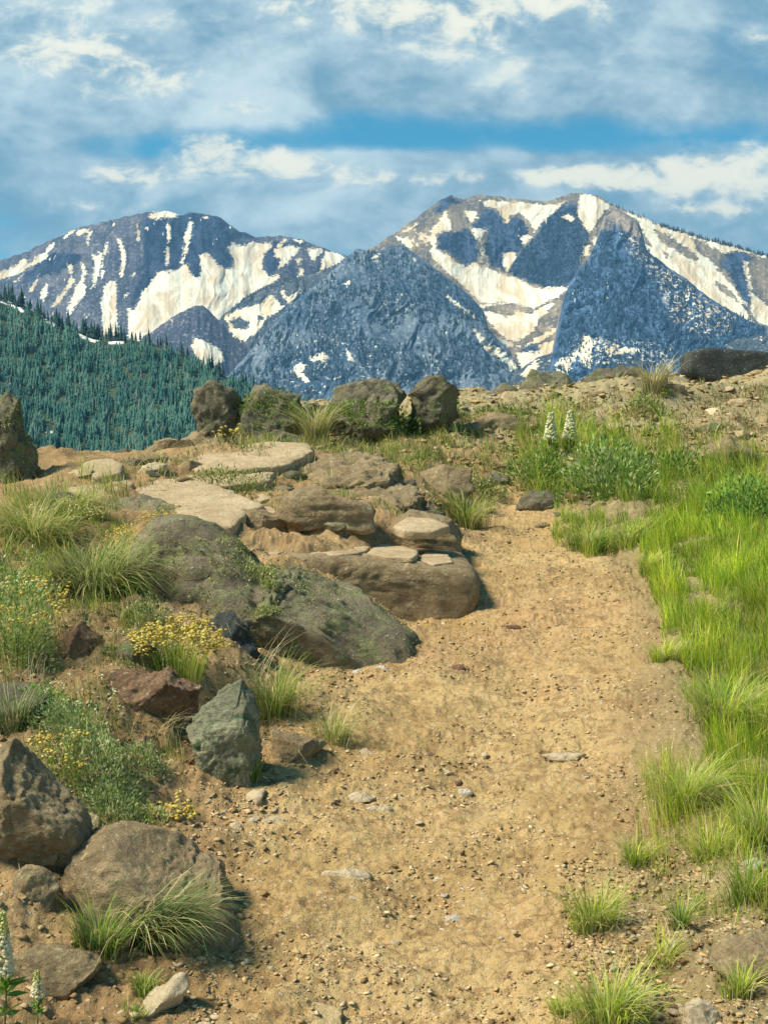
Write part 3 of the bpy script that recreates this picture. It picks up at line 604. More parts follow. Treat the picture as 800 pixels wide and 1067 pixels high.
gr = mk('ground', V3(GX.ravel(), GY.ravel(), GZ.ravel()), grid_faces(len(gx), len(gy)), m, attrs={'path': pathm.ravel(), 'grassm': grassm.ravel() * (1 - drym.ravel()), 'dry': (drym * (1 - pathm)).ravel()})
tag(gr, 'dusty tan dirt trail and rocky soil of the knoll', 'ground', kind='structure')

# ------------------------------------------------------------------ rocks
def ico(sub):
    bm = bmesh.new(); bmesh.ops.create_icosphere(bm, subdivisions=sub, radius=1); v = np.array([q.co[:] for q in bm.verts]); f = np.array([[q.index for q in fc.verts] for fc in bm.faces]); bm.free(); return v, f
ICO = {s: ico(s) for s in (1, 2, 3, 4, 5, 6)}
def radial(poly, th):
    """distance from centroid to polygon border in direction th (poly star shaped)"""
    poly = np.asarray(poly, float); out = np.zeros(th.shape); dx, dy = np.cos(th), np.sin(th); n = len(poly)
    for a in range(n):
        p, q = poly[a], poly[(a + 1) % n]; e = q - p; den = dx * e[1] - dy * e[0]; den = np.where(np.abs(den) < 1e-9, 1e-9, den)
        tt = (p[0] * e[1] - p[1] * e[0]) / den; s = (p[0] * dy - p[1] * dx) / den
        ok = (tt > 0) & (s >= -1e-6) & (s <= 1 + 1e-6); out = np.maximum(out, np.where(ok, tt, 0))
    return out
def shape_rock(frame_o, ex, ey, ez, poly2d, T, sub, seed, p=2.6, facets=24, rough=.05, fine=.030, grow=1.07, strat=0, grow2=None):
    if facets >= 20: grow = grow2 or 1.13
    """poly2d outline in the (ex, ez) plane around frame_o; thickness T along ey"""
    v, f = ICO[sub]; v = v.copy()
    rho = np.hypot(v[:, 0], v[:, 2]); th = np.arctan2(v[:, 2], v[:, 0])
    th2 = np.linspace(-np.pi, np.pi, 721); rr_ = radial(poly2d, th2); ker = np.hanning(9); ker /= ker.sum(); rp = np.concatenate([rr_[-9:], rr_, rr_[:9]]); rr_ = np.convolve(rp, ker, 'same')[9:-9]
    rr_ = rr_ * (1 + .05 * fbm(V3(np.cos(th2) * 2.5 + seed, np.sin(th2) * 2.5), 4, seed, .6)); Rr = np.interp(th, th2, rr_)
    s = 1 / np.maximum((rho ** p + np.abs(v[:, 1]) ** p) ** (1 / p), 1e-6)
    a = np.stack([v[:, 0] * s, v[:, 1] * s, v[:, 2] * s], -1)          # unit superellipsoid
    r = np.random.default_rng(seed)
    for k in range(facets):
        n = r.normal(size=3); n /= np.linalg.norm(n); d = r.uniform(.60, .92); e = a @ n - d; a = a - np.maximum(e, 0)[:, None] * n * .97
    L = math.sqrt(max(rr_.mean(), 1e-4) * T)
    q = np.stack([a[:, 0] * Rr, a[:, 1] * T, a[:, 2] * Rr], -1) * grow
    nrm = a / np.linalg.norm(a, axis=1)[:, None]
    sc = rr_.mean()
    ns = rough * sc * ridged(q / sc * 1.6 + seed * 3.7, 4, seed, .5) - rough * sc * .6 + fine * sc * fbm(q / sc * 9 + seed, 4, seed + 3, .6)
    if strat: ns = ns + strat * sc * pn(V3(q[:, 0] / sc * .7, q[:, 1] / sc * .7, q[:, 2] / sc * 9) + seed, seed + 7)
    if facets: ns = ns - .035 * sc * sst(.10, .0, np.abs(fbm(q / sc * 1.3 + seed * 2.2, 3, seed + 11)))
    q = q + nrm * ns[:, None]
    return frame_o + q[:, :1] * ex + q[:, 1:2] * ey + q[:, 2:3] * ez, f
EX, EY, EZ = np.array((1., 0, 0)), np.array((0, 1., 0)), np.array((0, 0, 1.))
rock_id = [0]
def rock(label, outline, matk, T=.8, name='boulder', cat='boulder', Y=None, sub=5, group=None, embed=.22, **kw):
    rock_id[0] += 1; o = np.asarray(outline, float); br = o[:, 1].max(); bxc = o[o[:, 1] > br - 12][:, 0].mean()
    if Y is None: Y = hit(bxc, br - 1)[0, 1]
    mid = (o[:, 1].min() + br) / 2; o = o.copy(); o[:, 1] = np.where(o[:, 1] > mid, o[:, 1] + embed * (o[:, 1] - mid) * 2, o[:, 1]); c2 = (o.min(0) + o.max(0)) / 2
    half = (o[:, 0].max() - o[:, 0].min()) / 2 / F * Y; hh = (o[:, 1].max() - o[:, 1].min()) / 2 / F * Y
    Tm = T * min(half, hh * 1.6)
    Yc = Y + Tm * .75
    c = P(c2[0], c2[1], Yc); w3 = P(o[:, 0], o[:, 1], np.full(len(o), Yc)); poly = np.stack([w3[:, 0] - c[0], w3[:, 2] - c[2]], -1)
    v, f = shape_rock(c, EX, EY, EZ, poly[::-1] if False else poly, Tm, sub, rock_id[0] * 7, **kw)
    loc = (float(c[0]), float(c[1]), float(v[:, 2].min()))
    return tag(mk(name, v, f, RM[matk], loc=loc), label, cat, group)
def slab(label, outline, matk, thick=.06, lift=.03, tilt=.14, name='flat_rock', cat='flat rock', Y=None, sub=6, group=None, p=9.0, roll=0., **kw):
    """a plate lying on the slope: outline is its top face as seen"""
    rock_id[0] += 1; o = np.asarray(outline, float); br = o[:, 1].max(); bxc = o[o[:, 1] > br - 6][:, 0].mean()
    h0 = hit(bxc, br)[0]
    if Y is not None: h0 = P(bxc, br, Y)
    z0 = h0[2] + lift; y0 = h0[1]
    # ray / plane z = z0 + tilt*(y-y0) + roll*x
    d = P(o[:, 0], o[:, 1], np.ones(len(o))) - np.array((0, 0, CAM_Z))
    k = (z0 - tilt * y0 - CAM_Z) / (d[:, 2] - tilt * d[:, 1] - roll * d[:, 0]); k = np.clip(k, 1.0, y0 * 1.6)
    w3 = d * k[:, None] + np.array((0, 0, CAM_Z)); c = (w3.min(0) + w3.max(0)) / 2; c[2] = z0 + tilt * (c[1] - y0) + roll * c[0]
    ey2 = np.array((0, 1, tilt)); ey2 = ey2 / np.linalg.norm(ey2); up = np.array((-roll, -tilt, 1)); up /= np.linalg.norm(up)
    poly = np.stack([w3[:, 0] - c[0], w3[:, 1] - c[1]], -1)
    v, f = shape_rock(c - up * thick, EX, up, ey2, poly, thick, sub, rock_id[0] * 7 + 1, p=p, facets=kw.pop('facets', 0), rough=kw.pop('rough', .02), fine=kw.pop('fine', .008), **kw)
    loc = (float(c[0]), float(c[1]), float(v[:, 2].min()))
    return tag(mk(name, v, f, RM[matk], loc=loc), label, cat, group)

rock('big rough brown boulder cut off by the left edge beside the sage plants', [(-70,800),(-30,785),(5,775),(28,800),(45,812),(60,832),(78,850),(86,870),(80,895),(65,912),(30,914),(-20,912),(-70,905)], 'brown', T=.8, sub=6, facets=15, embed=.1)
rock('long low brown boulder with drooping grass at its foot', [(74,902),(90,880),(118,870),(148,873),(180,882),(210,897),(238,918),(262,948),(284,984),(262,992),(200,984),(150,972),(100,952),(74,925)], 'brown', T=.7, sub=6, facets=9, grow=1.06, embed=.05)
rock('fist-sized tan stone between the two brown boulders', [(6,932),(14,913),(28,906),(45,911),(58,925),(55,945),(40,952),(15,945)], 'brown', name='rock', cat='rock')
rock('split brown rock in the bottom left corner beneath the trail bank', [(12,985),(35,973),(60,975),(85,985),(105,1008),(100,1032),(82,1050),(60,1048),(35,1035),(15,1012)], 'brown', name='rock', cat='rock', facets=26)
rock('small rounded tan rock leaning on the split rock behind the white flower spikes', [(10,1022),(25,1001),(50,998),(63,1010),(71,1035),(60,1050),(35,1046),(10,1038)], 'wall', name='rock', cat='rock')
rock('pale curved tan rock at the bottom beside the trail edge', [(136,1052),(158,1032),(180,1020),(184,1006),(194,1008),(198,1020),(191,1038),(172,1055),(150,1064)], 'tan', name='rock', cat='rock', rough=.03)
rock('upright grey-green lichen boulder beside the trail', [(194,748),(203,724),(222,712),(250,714),(270,727),(278,745),(276,785),(266,812),(247,828),(225,818),(204,802),(193,778)], 'green', T=.85, sub=6, facets=26, p=3)
rock('reddish brown angular rock left of the grey-green boulder', [(96,710),(108,686),(130,684),(150,695),(180,699),(208,714),(207,730),(193,746),(190,757),(165,764),(138,752),(112,728)], 'red', T=.8, sub=6, facets=26)
rock('small dark flat rock capping the reddish angular rock', [(112,675),(128,665),(150,667),(166,673),(167,688),(155,697),(135,692),(114,686)], 'mossy', name='rock', cat='rock')
rock('rounded red rock half buried in soil left of the yellow flower clump', [(55,672),(68,655),(88,650),(108,660),(114,680),(100,692),(70,692),(56,686)], 'red', name='rock', cat='rock')
rock('low brown rock right of the grey-green boulder at the trail edge', [(274,778),(284,762),(310,761),(330,769),(340,781),(322,793),(300,798),(277,790)], 'brown', name='rock', cat='rock')
BIG = rock('broad lichen-crusted dark boulder sloping down to the trail', [(96,560),(112,530),(150,522),(196,538),(236,562),(262,588),(300,602),(340,614),(382,626),(420,646),(448,666),(456,682),(420,692),(350,696),(300,700),(240,706),(180,704),(140,690),(110,640)], 'lichen', T=.55, sub=6, facets=14, p=3, rough=.06, Y=4.15)
rock('black jagged rock beside the yellow flower clump', [(214,665),(226,644),(246,638),(262,650),(268,672),(264,700),(246,712),(224,704)], 'black', facets=12, rough=.1, Y=3.9)
slab('flat grey ledge stone at the left edge below the green herbs', [(-30,722),(0,712),(30,710),(52,717),(48,728),(20,740),(-30,742)], 'mossy', thick=.05, lift=.05)
rock('dark block under the flat grey ledge stone at the left edge', [(-30,728),(20,728),(38,732),(38,750),(20,765),(-30,765)], 'black', name='rock', cat='rock')
rock('long earthy ledge with pale flat stones on top beside the trail', [(236,590),(240,574),(262,571),(310,572),(360,574),(410,578),(455,583),(474,586),(481,600),(480,640),(430,646),(380,646),(330,640),(285,632),(238,620)], 'wall', T=1.1, sub=6, p=12, facets=0, rough=.03, fine=.022, strat=.015, name='rock_ledge', cat='rock ledge', Y=5.0)
for lab, o in [('pale flat stone at the left end of the earthy ledge', [(256,574),(268,562),(298,556),(318,559),(312,567),(288,577)]), ('longest pale flat stone on top of the earthy ledge', [(312,577),(328,563),(352,559),(384,563),(380,573),(352,579)]),
               ('narrow pale flat stone right of the longest one on the earthy ledge', [(384,576),(394,566),(420,569),(434,574),(428,581),(402,580)]), ('small pale flake at the trail end of the earthy ledge', [(436,583),(444,575),(466,578),(470,585),(452,588)])]:
    slab(lab, o, 'slab', thick=.014, lift=.012, tilt=.03, Y=5.02, sub=5)
slab('largest smooth pale tan flagstone on the left bank', [(138,513),(158,501),(190,498),(228,507),(258,520),(272,525),(256,531),(242,545),(215,543),(180,531),(150,522)], 'slab', thick=.05, lift=.06, tilt=.13, sub=6)
UND = rock('dark lichen-crusted rock in shade under the largest flagstone', [(98,540),(118,522),(150,520),(190,534),(236,546),(245,562),(225,582),(180,590),(140,585),(108,565)], 'lichen', T=.7, facets=10, Y=5.25)
rock('brown block propping the right end of the largest flagstone', [(240,545),(248,530),(275,528),(297,536),(300,548),(285,556),(255,556)], 'wall', name='rock', cat='rock')
slab('small pale chip of rock right of the largest flagstone', [(250,531),(262,526),(285,529),(288,534),(265,537)], 'slab', thick=.02, lift=.03, sub=4)
rock('rounded brown earth-covered rock in the middle of the left bank', [(286,535),(305,513),(338,507),(370,513),(392,528),(398,545),(355,552),(298,552)], 'wall', T=.9, facets=10, p=5, strat=.09, rough=.04)
slab('long pinkish pale slab below the dark standing stone', [(196,480),(235,466),(285,460),(318,462),(320,470),(300,482),(250,488),(205,488)], 'slab', thick=.04, lift=.05, sub=6)
slab('pale cracked slab behind the largest flagstone', [(160,496),(200,488),(250,489),(282,492),(275,500),(235,505),(190,500)], 'slab', thick=.04, lift=.04, sub=5)
slab('pale weathered slab at the far left of the bank above the valley', [(80,490),(92,480),(115,477),(128,483),(124,492),(100,496)], 'slab', thick=.05, lift=.05, sub=4)
slab('low tan slab behind the bushy grass on the left bank', [(60,503),(85,494),(120,495),(138,503),(120,512),(80,512)], 'slab', thick=.03, lift=.03, sub=4)
slab('broken pale rubble slab beneath the mossy boulder', [(318,492),(335,476),(360,470),(395,476),(412,486),(400,498),(350,503)], 'wall', thick=.05, lift=.06, sub=6, rough=.10, fine=.05, p=5)
slab('second rubble slab with grey lichen, nearer the trail', [(340,515),(370,503),(410,500),(440,512),(425,524),(370,524)], 'wall', thick=.04, lift=.04, sub=6, rough=.10, fine=.05, p=5)
rock('square brown rock beside the bend of the trail', [(404,556),(412,542),(432,535),(462,540),(484,556),(484,574),(452,580),(418,574)], 'wall', T=.9, facets=8, p=6, strat=.08, rough=.04, name='rock', cat='rock')
slab('flat cream top stone on the square brown rock', [(410,548),(425,539),(450,540),(466,547),(450,553),(422,553)], 'slab', thick=.02, lift=.10, sub=4)
rock('brown rock in the bank left of the cream flower spikes', [(430,512),(436,492),(462,486),(488,492),(496,508),(480,518),(445,518)], 'wall', facets=8, name='rock', cat='rock')
rock('tall dark standing stone on the skyline above the forested hill', [(203,464),(203,425),(208,400),(222,388),(240,391),(250,403),(253,435),(250,464),(228,470)], 'ridge', T=.8, facets=26, p=3.2, Y=7.9, rough=.10, grow2=1.05)
ROUND = rock('dark rounded boulder touching the standing stone', [(246,455),(250,420),(266,404),(298,401),(318,410),(328,430),(318,452),(285,464)], 'ridge', T=.8, facets=24, rough=.10, grow2=1.05, Y=7.9)
MOSSY = rock('largest mossy boulder on the skyline left of the snow bowl', [(338,462),(342,430),(354,408),(374,394),(402,386),(422,390),(430,408),(430,440),(410,468),(375,478),(345,474)], 'ridge', T=.8, facets=26, rough=.10, grow2=1.05, Y=7.9, sub=6)
rock('dark green-black boulder leaning against the largest mossy boulder', [(422,432),(426,402),(440,387),(464,386),(479,402),(480,428),(462,438),(438,440)], 'ridge', T=.8, facets=26, rough=.10, grow2=1.05, Y=8.05)
rock('squat brown skyline rock below the snow bowl', [(533,418),(538,398),(556,388),(580,389),(594,402),(596,418),(565,424)], 'ridge', T=.8, Y=9.5, rough=.09)
rock('long low brown skyline rock right of the squat one', [(590,418),(603,394),(626,384),(656,385),(682,394),(690,410),(640,420)], 'ridge', T=.6, Y=9.6, rough=.08)
rock('black blocky slab on the skyline at the right edge', [(719,388),(720,370),(740,365),(780,368),(850,374),(870,404),(800,400),(740,394)], 'black', T=.5, Y=9.5, p=14, facets=0, rough=.02, fine=.015)
for lab, o, mk_, Y_ in [('jagged brown rock between the dark rounded boulder and the largest mossy boulder', [(300,452),(306,430),(325,418),(345,424),(356,446),(340,462),(315,462)], 'ridge', 8.1),
    ('low dark outcrop right of the green-black boulder on the skyline', [(468,440),(474,424),(500,416),(532,416),(545,430),(540,446),(500,450)], 'ridge', 9.0),
    ('rubbly outcrop at the foot of the standing stone', [(170,476),(186,456),(214,452),(250,458),(262,474),(230,486),(190,486)], 'wall', 7.9),
    ('weathered brown outcrop at the foot of the largest mossy boulder', [(330,478),(345,462),(385,458),(425,462),(446,476),(430,490),(370,492)], 'wall', 7.9),
    ('dark outcrop below the green-black boulder', [(430,470),(440,448),(470,440),(498,450),(506,470),(480,484),(445,482)], 'ridge', 8.3),
    ('flat lichen-patched ledge in front of the standing stone and its round neighbour', [(236,470),(256,456),(290,452),(322,456),(334,468),(310,480),(260,482)], 'mossy', 7.7),
    ('craggy low rock filling the gap left of the squat brown skyline rock', [(496,424),(506,408),(524,402),(540,408),(546,422),(520,430)], 'ridge', 9.5),
    ('broad weathered ledge running below the squat brown skyline rock', [(540,440),(556,424),(600,418),(650,420),(668,434),(640,446),(580,450)], 'wall', 9.0),
    ('pale-topped ridge rock left of the black blocky slab', [(676,410),(690,396),(714,392),(726,400),(724,412),(700,416)], 'wall', 9.7)]:
    rock(lab, o, mk_, T=.7, Y=Y_, rough=.09, facets=22)
EDGE = rock('lichen-covered rock at the left edge above the valley', [(-45,420),(0,412),(18,424),(31,445),(41,470),(44,498),(20,520),(-45,520)], 'ridge', T=.8, facets=26, sub=6, rough=.09, Y=5.9)
rock('brown rock on the left skyline beside the standing stone', [(138,486),(150,464),(178,450),(204,454),(210,478),(180,494)], 'wall', T=.8, Y=7.6, facets=22)
rock('small dark rock on the left skyline above the pale slab', [(108,482),(118,470),(135,467),(147,474),(145,486),(122,488)], 'mossy', Y=7.4, name='rock', cat='rock', sub=4)
rock('mossy low stone at the far end of the trail', [(528,528),(538,514),(568,511),(594,517),(594,534),(555,537)], 'mossy', T=.8, name='rock', cat='rock')
rock('wide half-buried brown rock under the skyline left of the flower spikes', [(455,475),(460,445),(490,432),(530,434),(552,448),(556,474),(510,488)], 'wall', T=.6, Y=8.2, facets=9)
rock('dark rock behind the cream flower spikes', [(560,470),(565,448),(590,440),(615,446),(622,468),(592,478)], 'mossy', T=.7, Y=8.3, name='rock', cat='rock')
rock('brown outcrop half buried in the dry slope at the right', [(716,478),(728,462),(760,456),(788,464),(796,482),(755,490)], 'wall', T=.6, name='rock', cat='rock')
rock('smooth tan boulder cut off by the right edge at the bottom', [(748,1002),(760,982),(785,968),(815,960),(860,968),(870,1015),(815,1026),(770,1022)], 'brown', T=.8, rough=.025, facets=5, sub=6, embed=.03, grow=1.12)
rock('small wedge-shaped tan rock at the bottom right below the smooth boulder', [(714,1062),(716,1046),(727,1038),(744,1050),(758,1068),(755,1085),(716,1085)], 'tan', name='rock', cat='rock')
slab('large flush flagstone buried in the trail at the bottom', [(195,1050),(235,1040),(300,1038),(352,1050),(350,1075),(280,1095),(200,1085)], 'flush', thick=.012, lift=.006, tilt=.12, sub=6, rough=.006, fine=.003, p=6)
# extra rubble in the left bank
for i, (lab, x, y, ww, hh, mk_) in enumerate([
  ('small brown rock under the bushy grass clump', 140, 632, 34, 22, 'red'), ('pale stone on the soil left of the dark boulder', 178, 700, 20, 12, 'wall'),
  ('dark stone wedged below the reddish angular rock', 150, 782, 50, 26, 'red'), ('tan stone in front of the smooth bank soil', 96, 860, 26, 26, 'tan'),
  ('grey stone above the rubble slab', 300, 497, 34, 14, 'mossy'), ('brown cobble beside the second rubble slab', 445, 530, 30, 16, 'wall'),
  ('grey cobble under the shrub on the skyline', 500, 505, 26, 13, 'mossy'), ('tan cobble in the dry slope above the lush herbs', 690, 440, 26, 12, 'slab'),
  ('pale cobble in the dry slope near the right edge', 770, 420, 28, 11, 'slab'), ('brown cobble on the dry slope left of the black slab', 705, 405, 24, 12, 'wall'),
  ('small rock at the foot of the green tuft on the trail bend', 566, 548, 18, 8, 'wall'), ('mossy cobble left of the trail bend', 520, 500, 30, 14, 'mossy'),
  ('brown rock between the pale slabs of the left bank', 300, 520, 36, 16, 'wall'), ('dark rock peering from the grass below the left skyline', 70, 525, 40, 22, 'mossy'),
  ('pale rock on the bank just above the earthy ledge', 350, 553, 34, 9, 'slab'), ('crumbly rock at the right foot of the earthy ledge', 478, 622, 26, 14, 'wall')]):
    a = np.linspace(0, 6.28, 9)[:-1]; o = np.stack([x + ww / 2 * np.cos(a) * (1 + .18 * rng.normal(size=8)), y + hh / 2 * np.sin(a) * (1 + .15 * rng.normal(size=8))], -1)
    rock(lab, o, mk_, name='rock', cat='rock', sub=4)

RUB = []
for i in range(9):
    v, f = ICO[4]; vv_, ff_ = shape_rock(np.zeros(3), EX, EY, EZ, [(.05,0),(.035,.028),(0,.034),(-.04,.025),(-.05,0),(-.03,-.03),(.03,-.03)], .04, 4, 900 + i, facets=14)
    RUB.append(mk('rubble_stone', vv_, ff_, RM[['wall', 'mossy', 'brown', 'slab', 'wall', 'red', 'slab', 'lichen', 'tan'][i]])); RUB[-1].location = (0, 0, -50)
ru = set()
for poly, n, lab, grp, (s0, s1) in [([(0,600),(150,620),(190,700),(150,800),(0,760)], 26, 'small angular rock on the plant-covered soil of the left bank', 'small rocks on the left bank', (.4, 1.1)),
        ([(200,690),(420,690),(330,760),(280,840),(190,800)], 16, 'small angular rock at the foot of the boulders beside the trail', 'small rocks at the foot of the boulders', (.3, .8)),
        ([(150,500),(330,480),(560,480),(520,545),(300,560)], 46, 'broken rock between the pale slabs of the left bank', 'broken rocks between the pale slabs', (.7, 2.2)),
        ([(60,485),(200,480),(220,505),(60,515)], 14, 'broken rock on the left skyline above the valley', 'broken rocks on the left skyline', (.7, 2.0)),
        ([(480,420),(800,400),(800,480),(720,490),(560,470)], 50, 'pale rock scattered on the dry slope under the skyline', 'rocks on the dry slope', (.5, 1.9)),
        ([(520,520),(640,515),(700,530),(600,540),(530,540)], 12, 'small rock in the bank at the far bend of the trail', 'small rocks at the trail bend', (.5, 1.3)),
        ([(0,930),(120,940),(200,1000),(150,1060),(0,1060)], 20, 'small rock on the soil among the bottom left boulders', 'small rocks among the bottom left boulders', (.2, .55))]:
    q = rand_in(poly, n); h3 = hit(q[:, 0], q[:, 1])
    for p_ in h3:
        k = random.randrange(9); o = RUB[k]
        if k in ru: o = RUB[k].copy(); COL.objects.link(o)
        ru.add(k); s_ = random.uniform(s0, s1) * random.choice((.6, .8, 1)); o.scale = (s_ * random.uniform(.9, 1.5), s_, s_ * random.uniform(.4, .9)); o.location = (p_[0], p_[1], p_[2] + .006 * s_); o.rotation_euler = (random.uniform(-.3, .3), random.uniform(-.3, .3), random.random() * 6)
        tag(o, lab, 'rock', grp)
# stones on the trail: the ones the photo shows one by one
for lab, x, y, ww, hh, mk_ in [
  ('flat tan stone casting a shadow in the middle of the trail', 374, 946, 52, 17, 'tan'), ('flush tan stone just above the flat tan stone in the trail', 362, 915, 46, 13, 'tan'),
  ('small white-grey stone right of the flat tan stone', 475, 960, 22, 10, 'gstone'), ('small white stone low in the middle of the trail', 438, 1015, 20, 11, 'gstone'),
  ('pair-like pale pebble left of the flat tan stone', 316, 927, 15, 9, 'gstone'), ('pale yellow stone at the foot of the grey-green boulder', 266, 833, 30, 15, 'tan'),
  ('brown pebble at the left trail edge under the boulder', 246, 862, 15, 9, 'tan'), ('pale pebble second from the left trail edge', 264, 858, 15, 9, 'gstone'),
  ('long pale pebble third from the left trail edge', 286, 857, 26, 9, 'tan'), ('long tan stone left of the dark red stone', 373, 832, 32, 10, 'tan'),
  ('flat tan stone on the trail below the long tan stone', 395, 845, 26, 9, 'tan'), ('flat pale stone on the trail right of the long tan stone', 463, 806, 20, 6, 'tan'),
  ('grey chip on the trail near its centre', 486, 827, 17, 6, 'gstone'), ('dark red stone standing on the trail', 448, 791, 16, 10, 'dstone'),
  ('rounded brown stone beside the spiky grass', 381, 788, 22, 10, 'tan'), ('dark stone in the trail below the broad boulder', 476, 699, 20, 9, 'dstone'),
  ('pale stone at the tip of the broad lichen boulder', 398, 700, 26, 9, 'gstone'), ('small pale stone under the broad lichen boulder', 373, 702, 13, 6, 'gstone'),
  ('low sharp stone near the right side of the trail', 590, 790, 44, 8, 'tan'), ('long buried stone across the upper trail', 520, 657, 50, 8, 'dstone'),
  ('tan stone near the right trail edge', 566, 744, 18, 7, 'tan'), ('tilted stone in the lower right of the trail', 455, 919, 22, 9, 'tan'), ('pale stone in the gravel beside the grass tuft', 702, 990, 34, 13, 'tan'),
  ('white chip in the gravel below the short tuft', 664, 1006, 18, 8, 'gstone'), ('brown chip at the bottom of the trail', 310, 1003, 24, 9, 'dstone'), ('pale stone in the grass beside the tilted tuft', 786, 905, 26, 14, 'gstone')]:
    a = np.linspace(0, 6.28, 9)[:-1]; o = np.stack([x + ww / 2 * np.cos(a) * (1 + .2 * rng.normal(size=8)), y - .12 * hh + hh * .6 * np.sin(a) * (1 + .1 * rng.normal(size=8))], -1)
    rock(lab, o, mk_, T=.9, name='stone', cat='stone', sub=4, rough=.06, embed=0, Y=hit(x, y + hh * .42)[0, 1] - .004)
# small loose stones, individuals
sp = []
for i in range(8):
    v, f = ICO[2]; v = v.copy(); r = np.random.default_rng(500 + i)
    for k in range(9):
        n = r.normal(size=3); n /= np.linalg.norm(n); e = v @ n - r.uniform(.5, .85); v = v - np.maximum(e, 0)[:, None] * n
    v = v * np.array((1, .75, .5)) + .05 * r.normal(size=v.shape)
    ob = mk('small_stone', v * .012, f, RM[['tan', 'tan', 'gstone', 'dstone'][i % 4]], smooth=False); ob.location = (0, 0, -50); sp.append(ob)
regs = [([(230,860),(420,850),(640,880),(600,1060),(220,1030)], 70, 'thumb-sized loose stone lying on the near part of the dirt trail', 'loose stones on the near trail', (.5, 1.2)),
        ([(330,690),(660,700),(650,860),(300,850)], 60, 'thumb-sized loose stone lying on the middle part of the dirt trail', 'loose stones on the middle trail', (.7, 1.5)),
        ([(480,600),(650,610),(670,690),(420,690)], 30, 'small loose stone lying on the upper part of the dirt trail', 'loose stones on the upper trail', (.8, 1.6)),
        ([(640,950),(740,970),(740,1060),(640,1060)], 50, 'angular stone chip in the gravelly right edge of the trail', 'stone chips at the bottom right', (.6, 1.6)),
        ([(130,800),(250,830),(290,900),(170,870)], 22, 'small stone on the soil below the grey-green boulder', 'small stones below the grey-green boulder', (.6, 1.5))]
used = set()
for poly, n, lab, grp, (s0, s1) in regs:
    q = rand_in(poly, n); h3 = hit(q[:, 0], q[:, 1])
    for p in h3:
        k = random.randrange(8); o = sp[k]
        if k in used: o = sp[k].copy(); COL.objects.link(o)
        used.add(k); s = random.uniform(s0, s1) * random.choice((.7, 1, 1)); o.scale = (s, s, s * random.uniform(.6, 1)); o.location = (p[0], p[1], p[2] + .002); o.rotation_euler = (random.uniform(-.3, .3), random.uniform(-.3, .3), random.random() * 6)
        tag(o, lab, 'stone', grp)
# gravel (uncountable)
def scatter_chips(label, pts, size, cols):
    v, f = ICO[1]; n = len(pts); r = rng
    V = v[None] * np.array((1.15, .8, .36)) * (1 + .38 * r.normal(size=(n, len(v), 1))); an = r.random(n) * 6.28
    ca, sa = np.cos(an)[:, None], np.sin(an)[:, None]; X = V[..., 0] * ca - V[..., 1] * sa; Y = V[..., 0] * sa + V[..., 1] * ca; Z = V[..., 2] + X * r.normal(0, .25, (n, 1))
    V = np.stack([X, Y, Z], -1) * size[:, None, None] + pts[:, None, :]
    Fx = f[None] + (np.arange(n) * len(v))[:, None, None]
    return tag(mk('gravel', V.reshape(-1, 3), Fx.reshape(-1, 3), CHIP, cols=np.repeat(cols, len(v), 0), smooth=False), label, 'gravel', kind='stuff')
CHIP = leaf_mat('gravel_chips', .001, .9, .1)
def chipcol(n):
    pal = np.array([(.52,.37,.18), (.60,.46,.27), (.40,.26,.12), (.22,.13,.06), (.46,.38,.26), (.48,.31,.14)]); return pal[rng.choice(6, n, p=[.3, .2, .2, .08, .08, .14])] * (.8 + .4 * rng.random((n, 1)))
n = 30000; y = np.exp(rng.uniform(math.log(1.7), math.log(7.0), n)); u = rng.random(n); x = np.interp(y, ER, EL) - .1 + u * (np.interp(y, ER, EG) - np.interp(y, ER, EL) + .3)
cl = fbm(V3(x * 3, y * 3), 3, 61); kp = cl > -.12; x, y = x[kp], y[kp]
scatter_chips('fine gravel and flakes scattered over the trail', np.stack([x, y, H0(x, y, True) + .001], -1), .0016 + .007 * rng.random(len(x)) ** 5, chipcol(len(x)))
n = 8000; x = rng.uniform(.25, 1.1, n); y = rng.uniform(1.7, 2.7, n); kp = (x > .32 + .1 * (y - 1.7)) ; x, y = x[kp], y[kp]
scatter_chips('dense angular gravel at the bottom right of the trail', np.stack([x, y, H0(x, y, True) + .001], -1), .0025 + .008 * rng.random(len(x)) ** 4, chipcol(len(x)) * .9)
n = 12000; x = rng.uniform(-1.6, 0, n); y = rng.uniform(1.8, 5.0, n); kp = x < np.interp(y, ER, EL) + .1; x, y = x[kp], y[kp]
scatter_chips('crumbled rock chips on the soil of the left bank', np.stack([x, y, H0(x, y, True) + .001], -1), .0025 + .009 * rng.random(len(x)) ** 4, chipcol(len(x)) * .75)
n = 9000; x = rng.uniform(-2.5, 4, n); y = rng.uniform(7.4, 10.6, n)
scatter_chips('pale gravel on the dry slope below the skyline rocks', np.stack([x, y, H0(x, y, True) + .002], -1), .008 + .026 * rng.random(len(x)) ** 4, chipcol(len(x)) * .85)

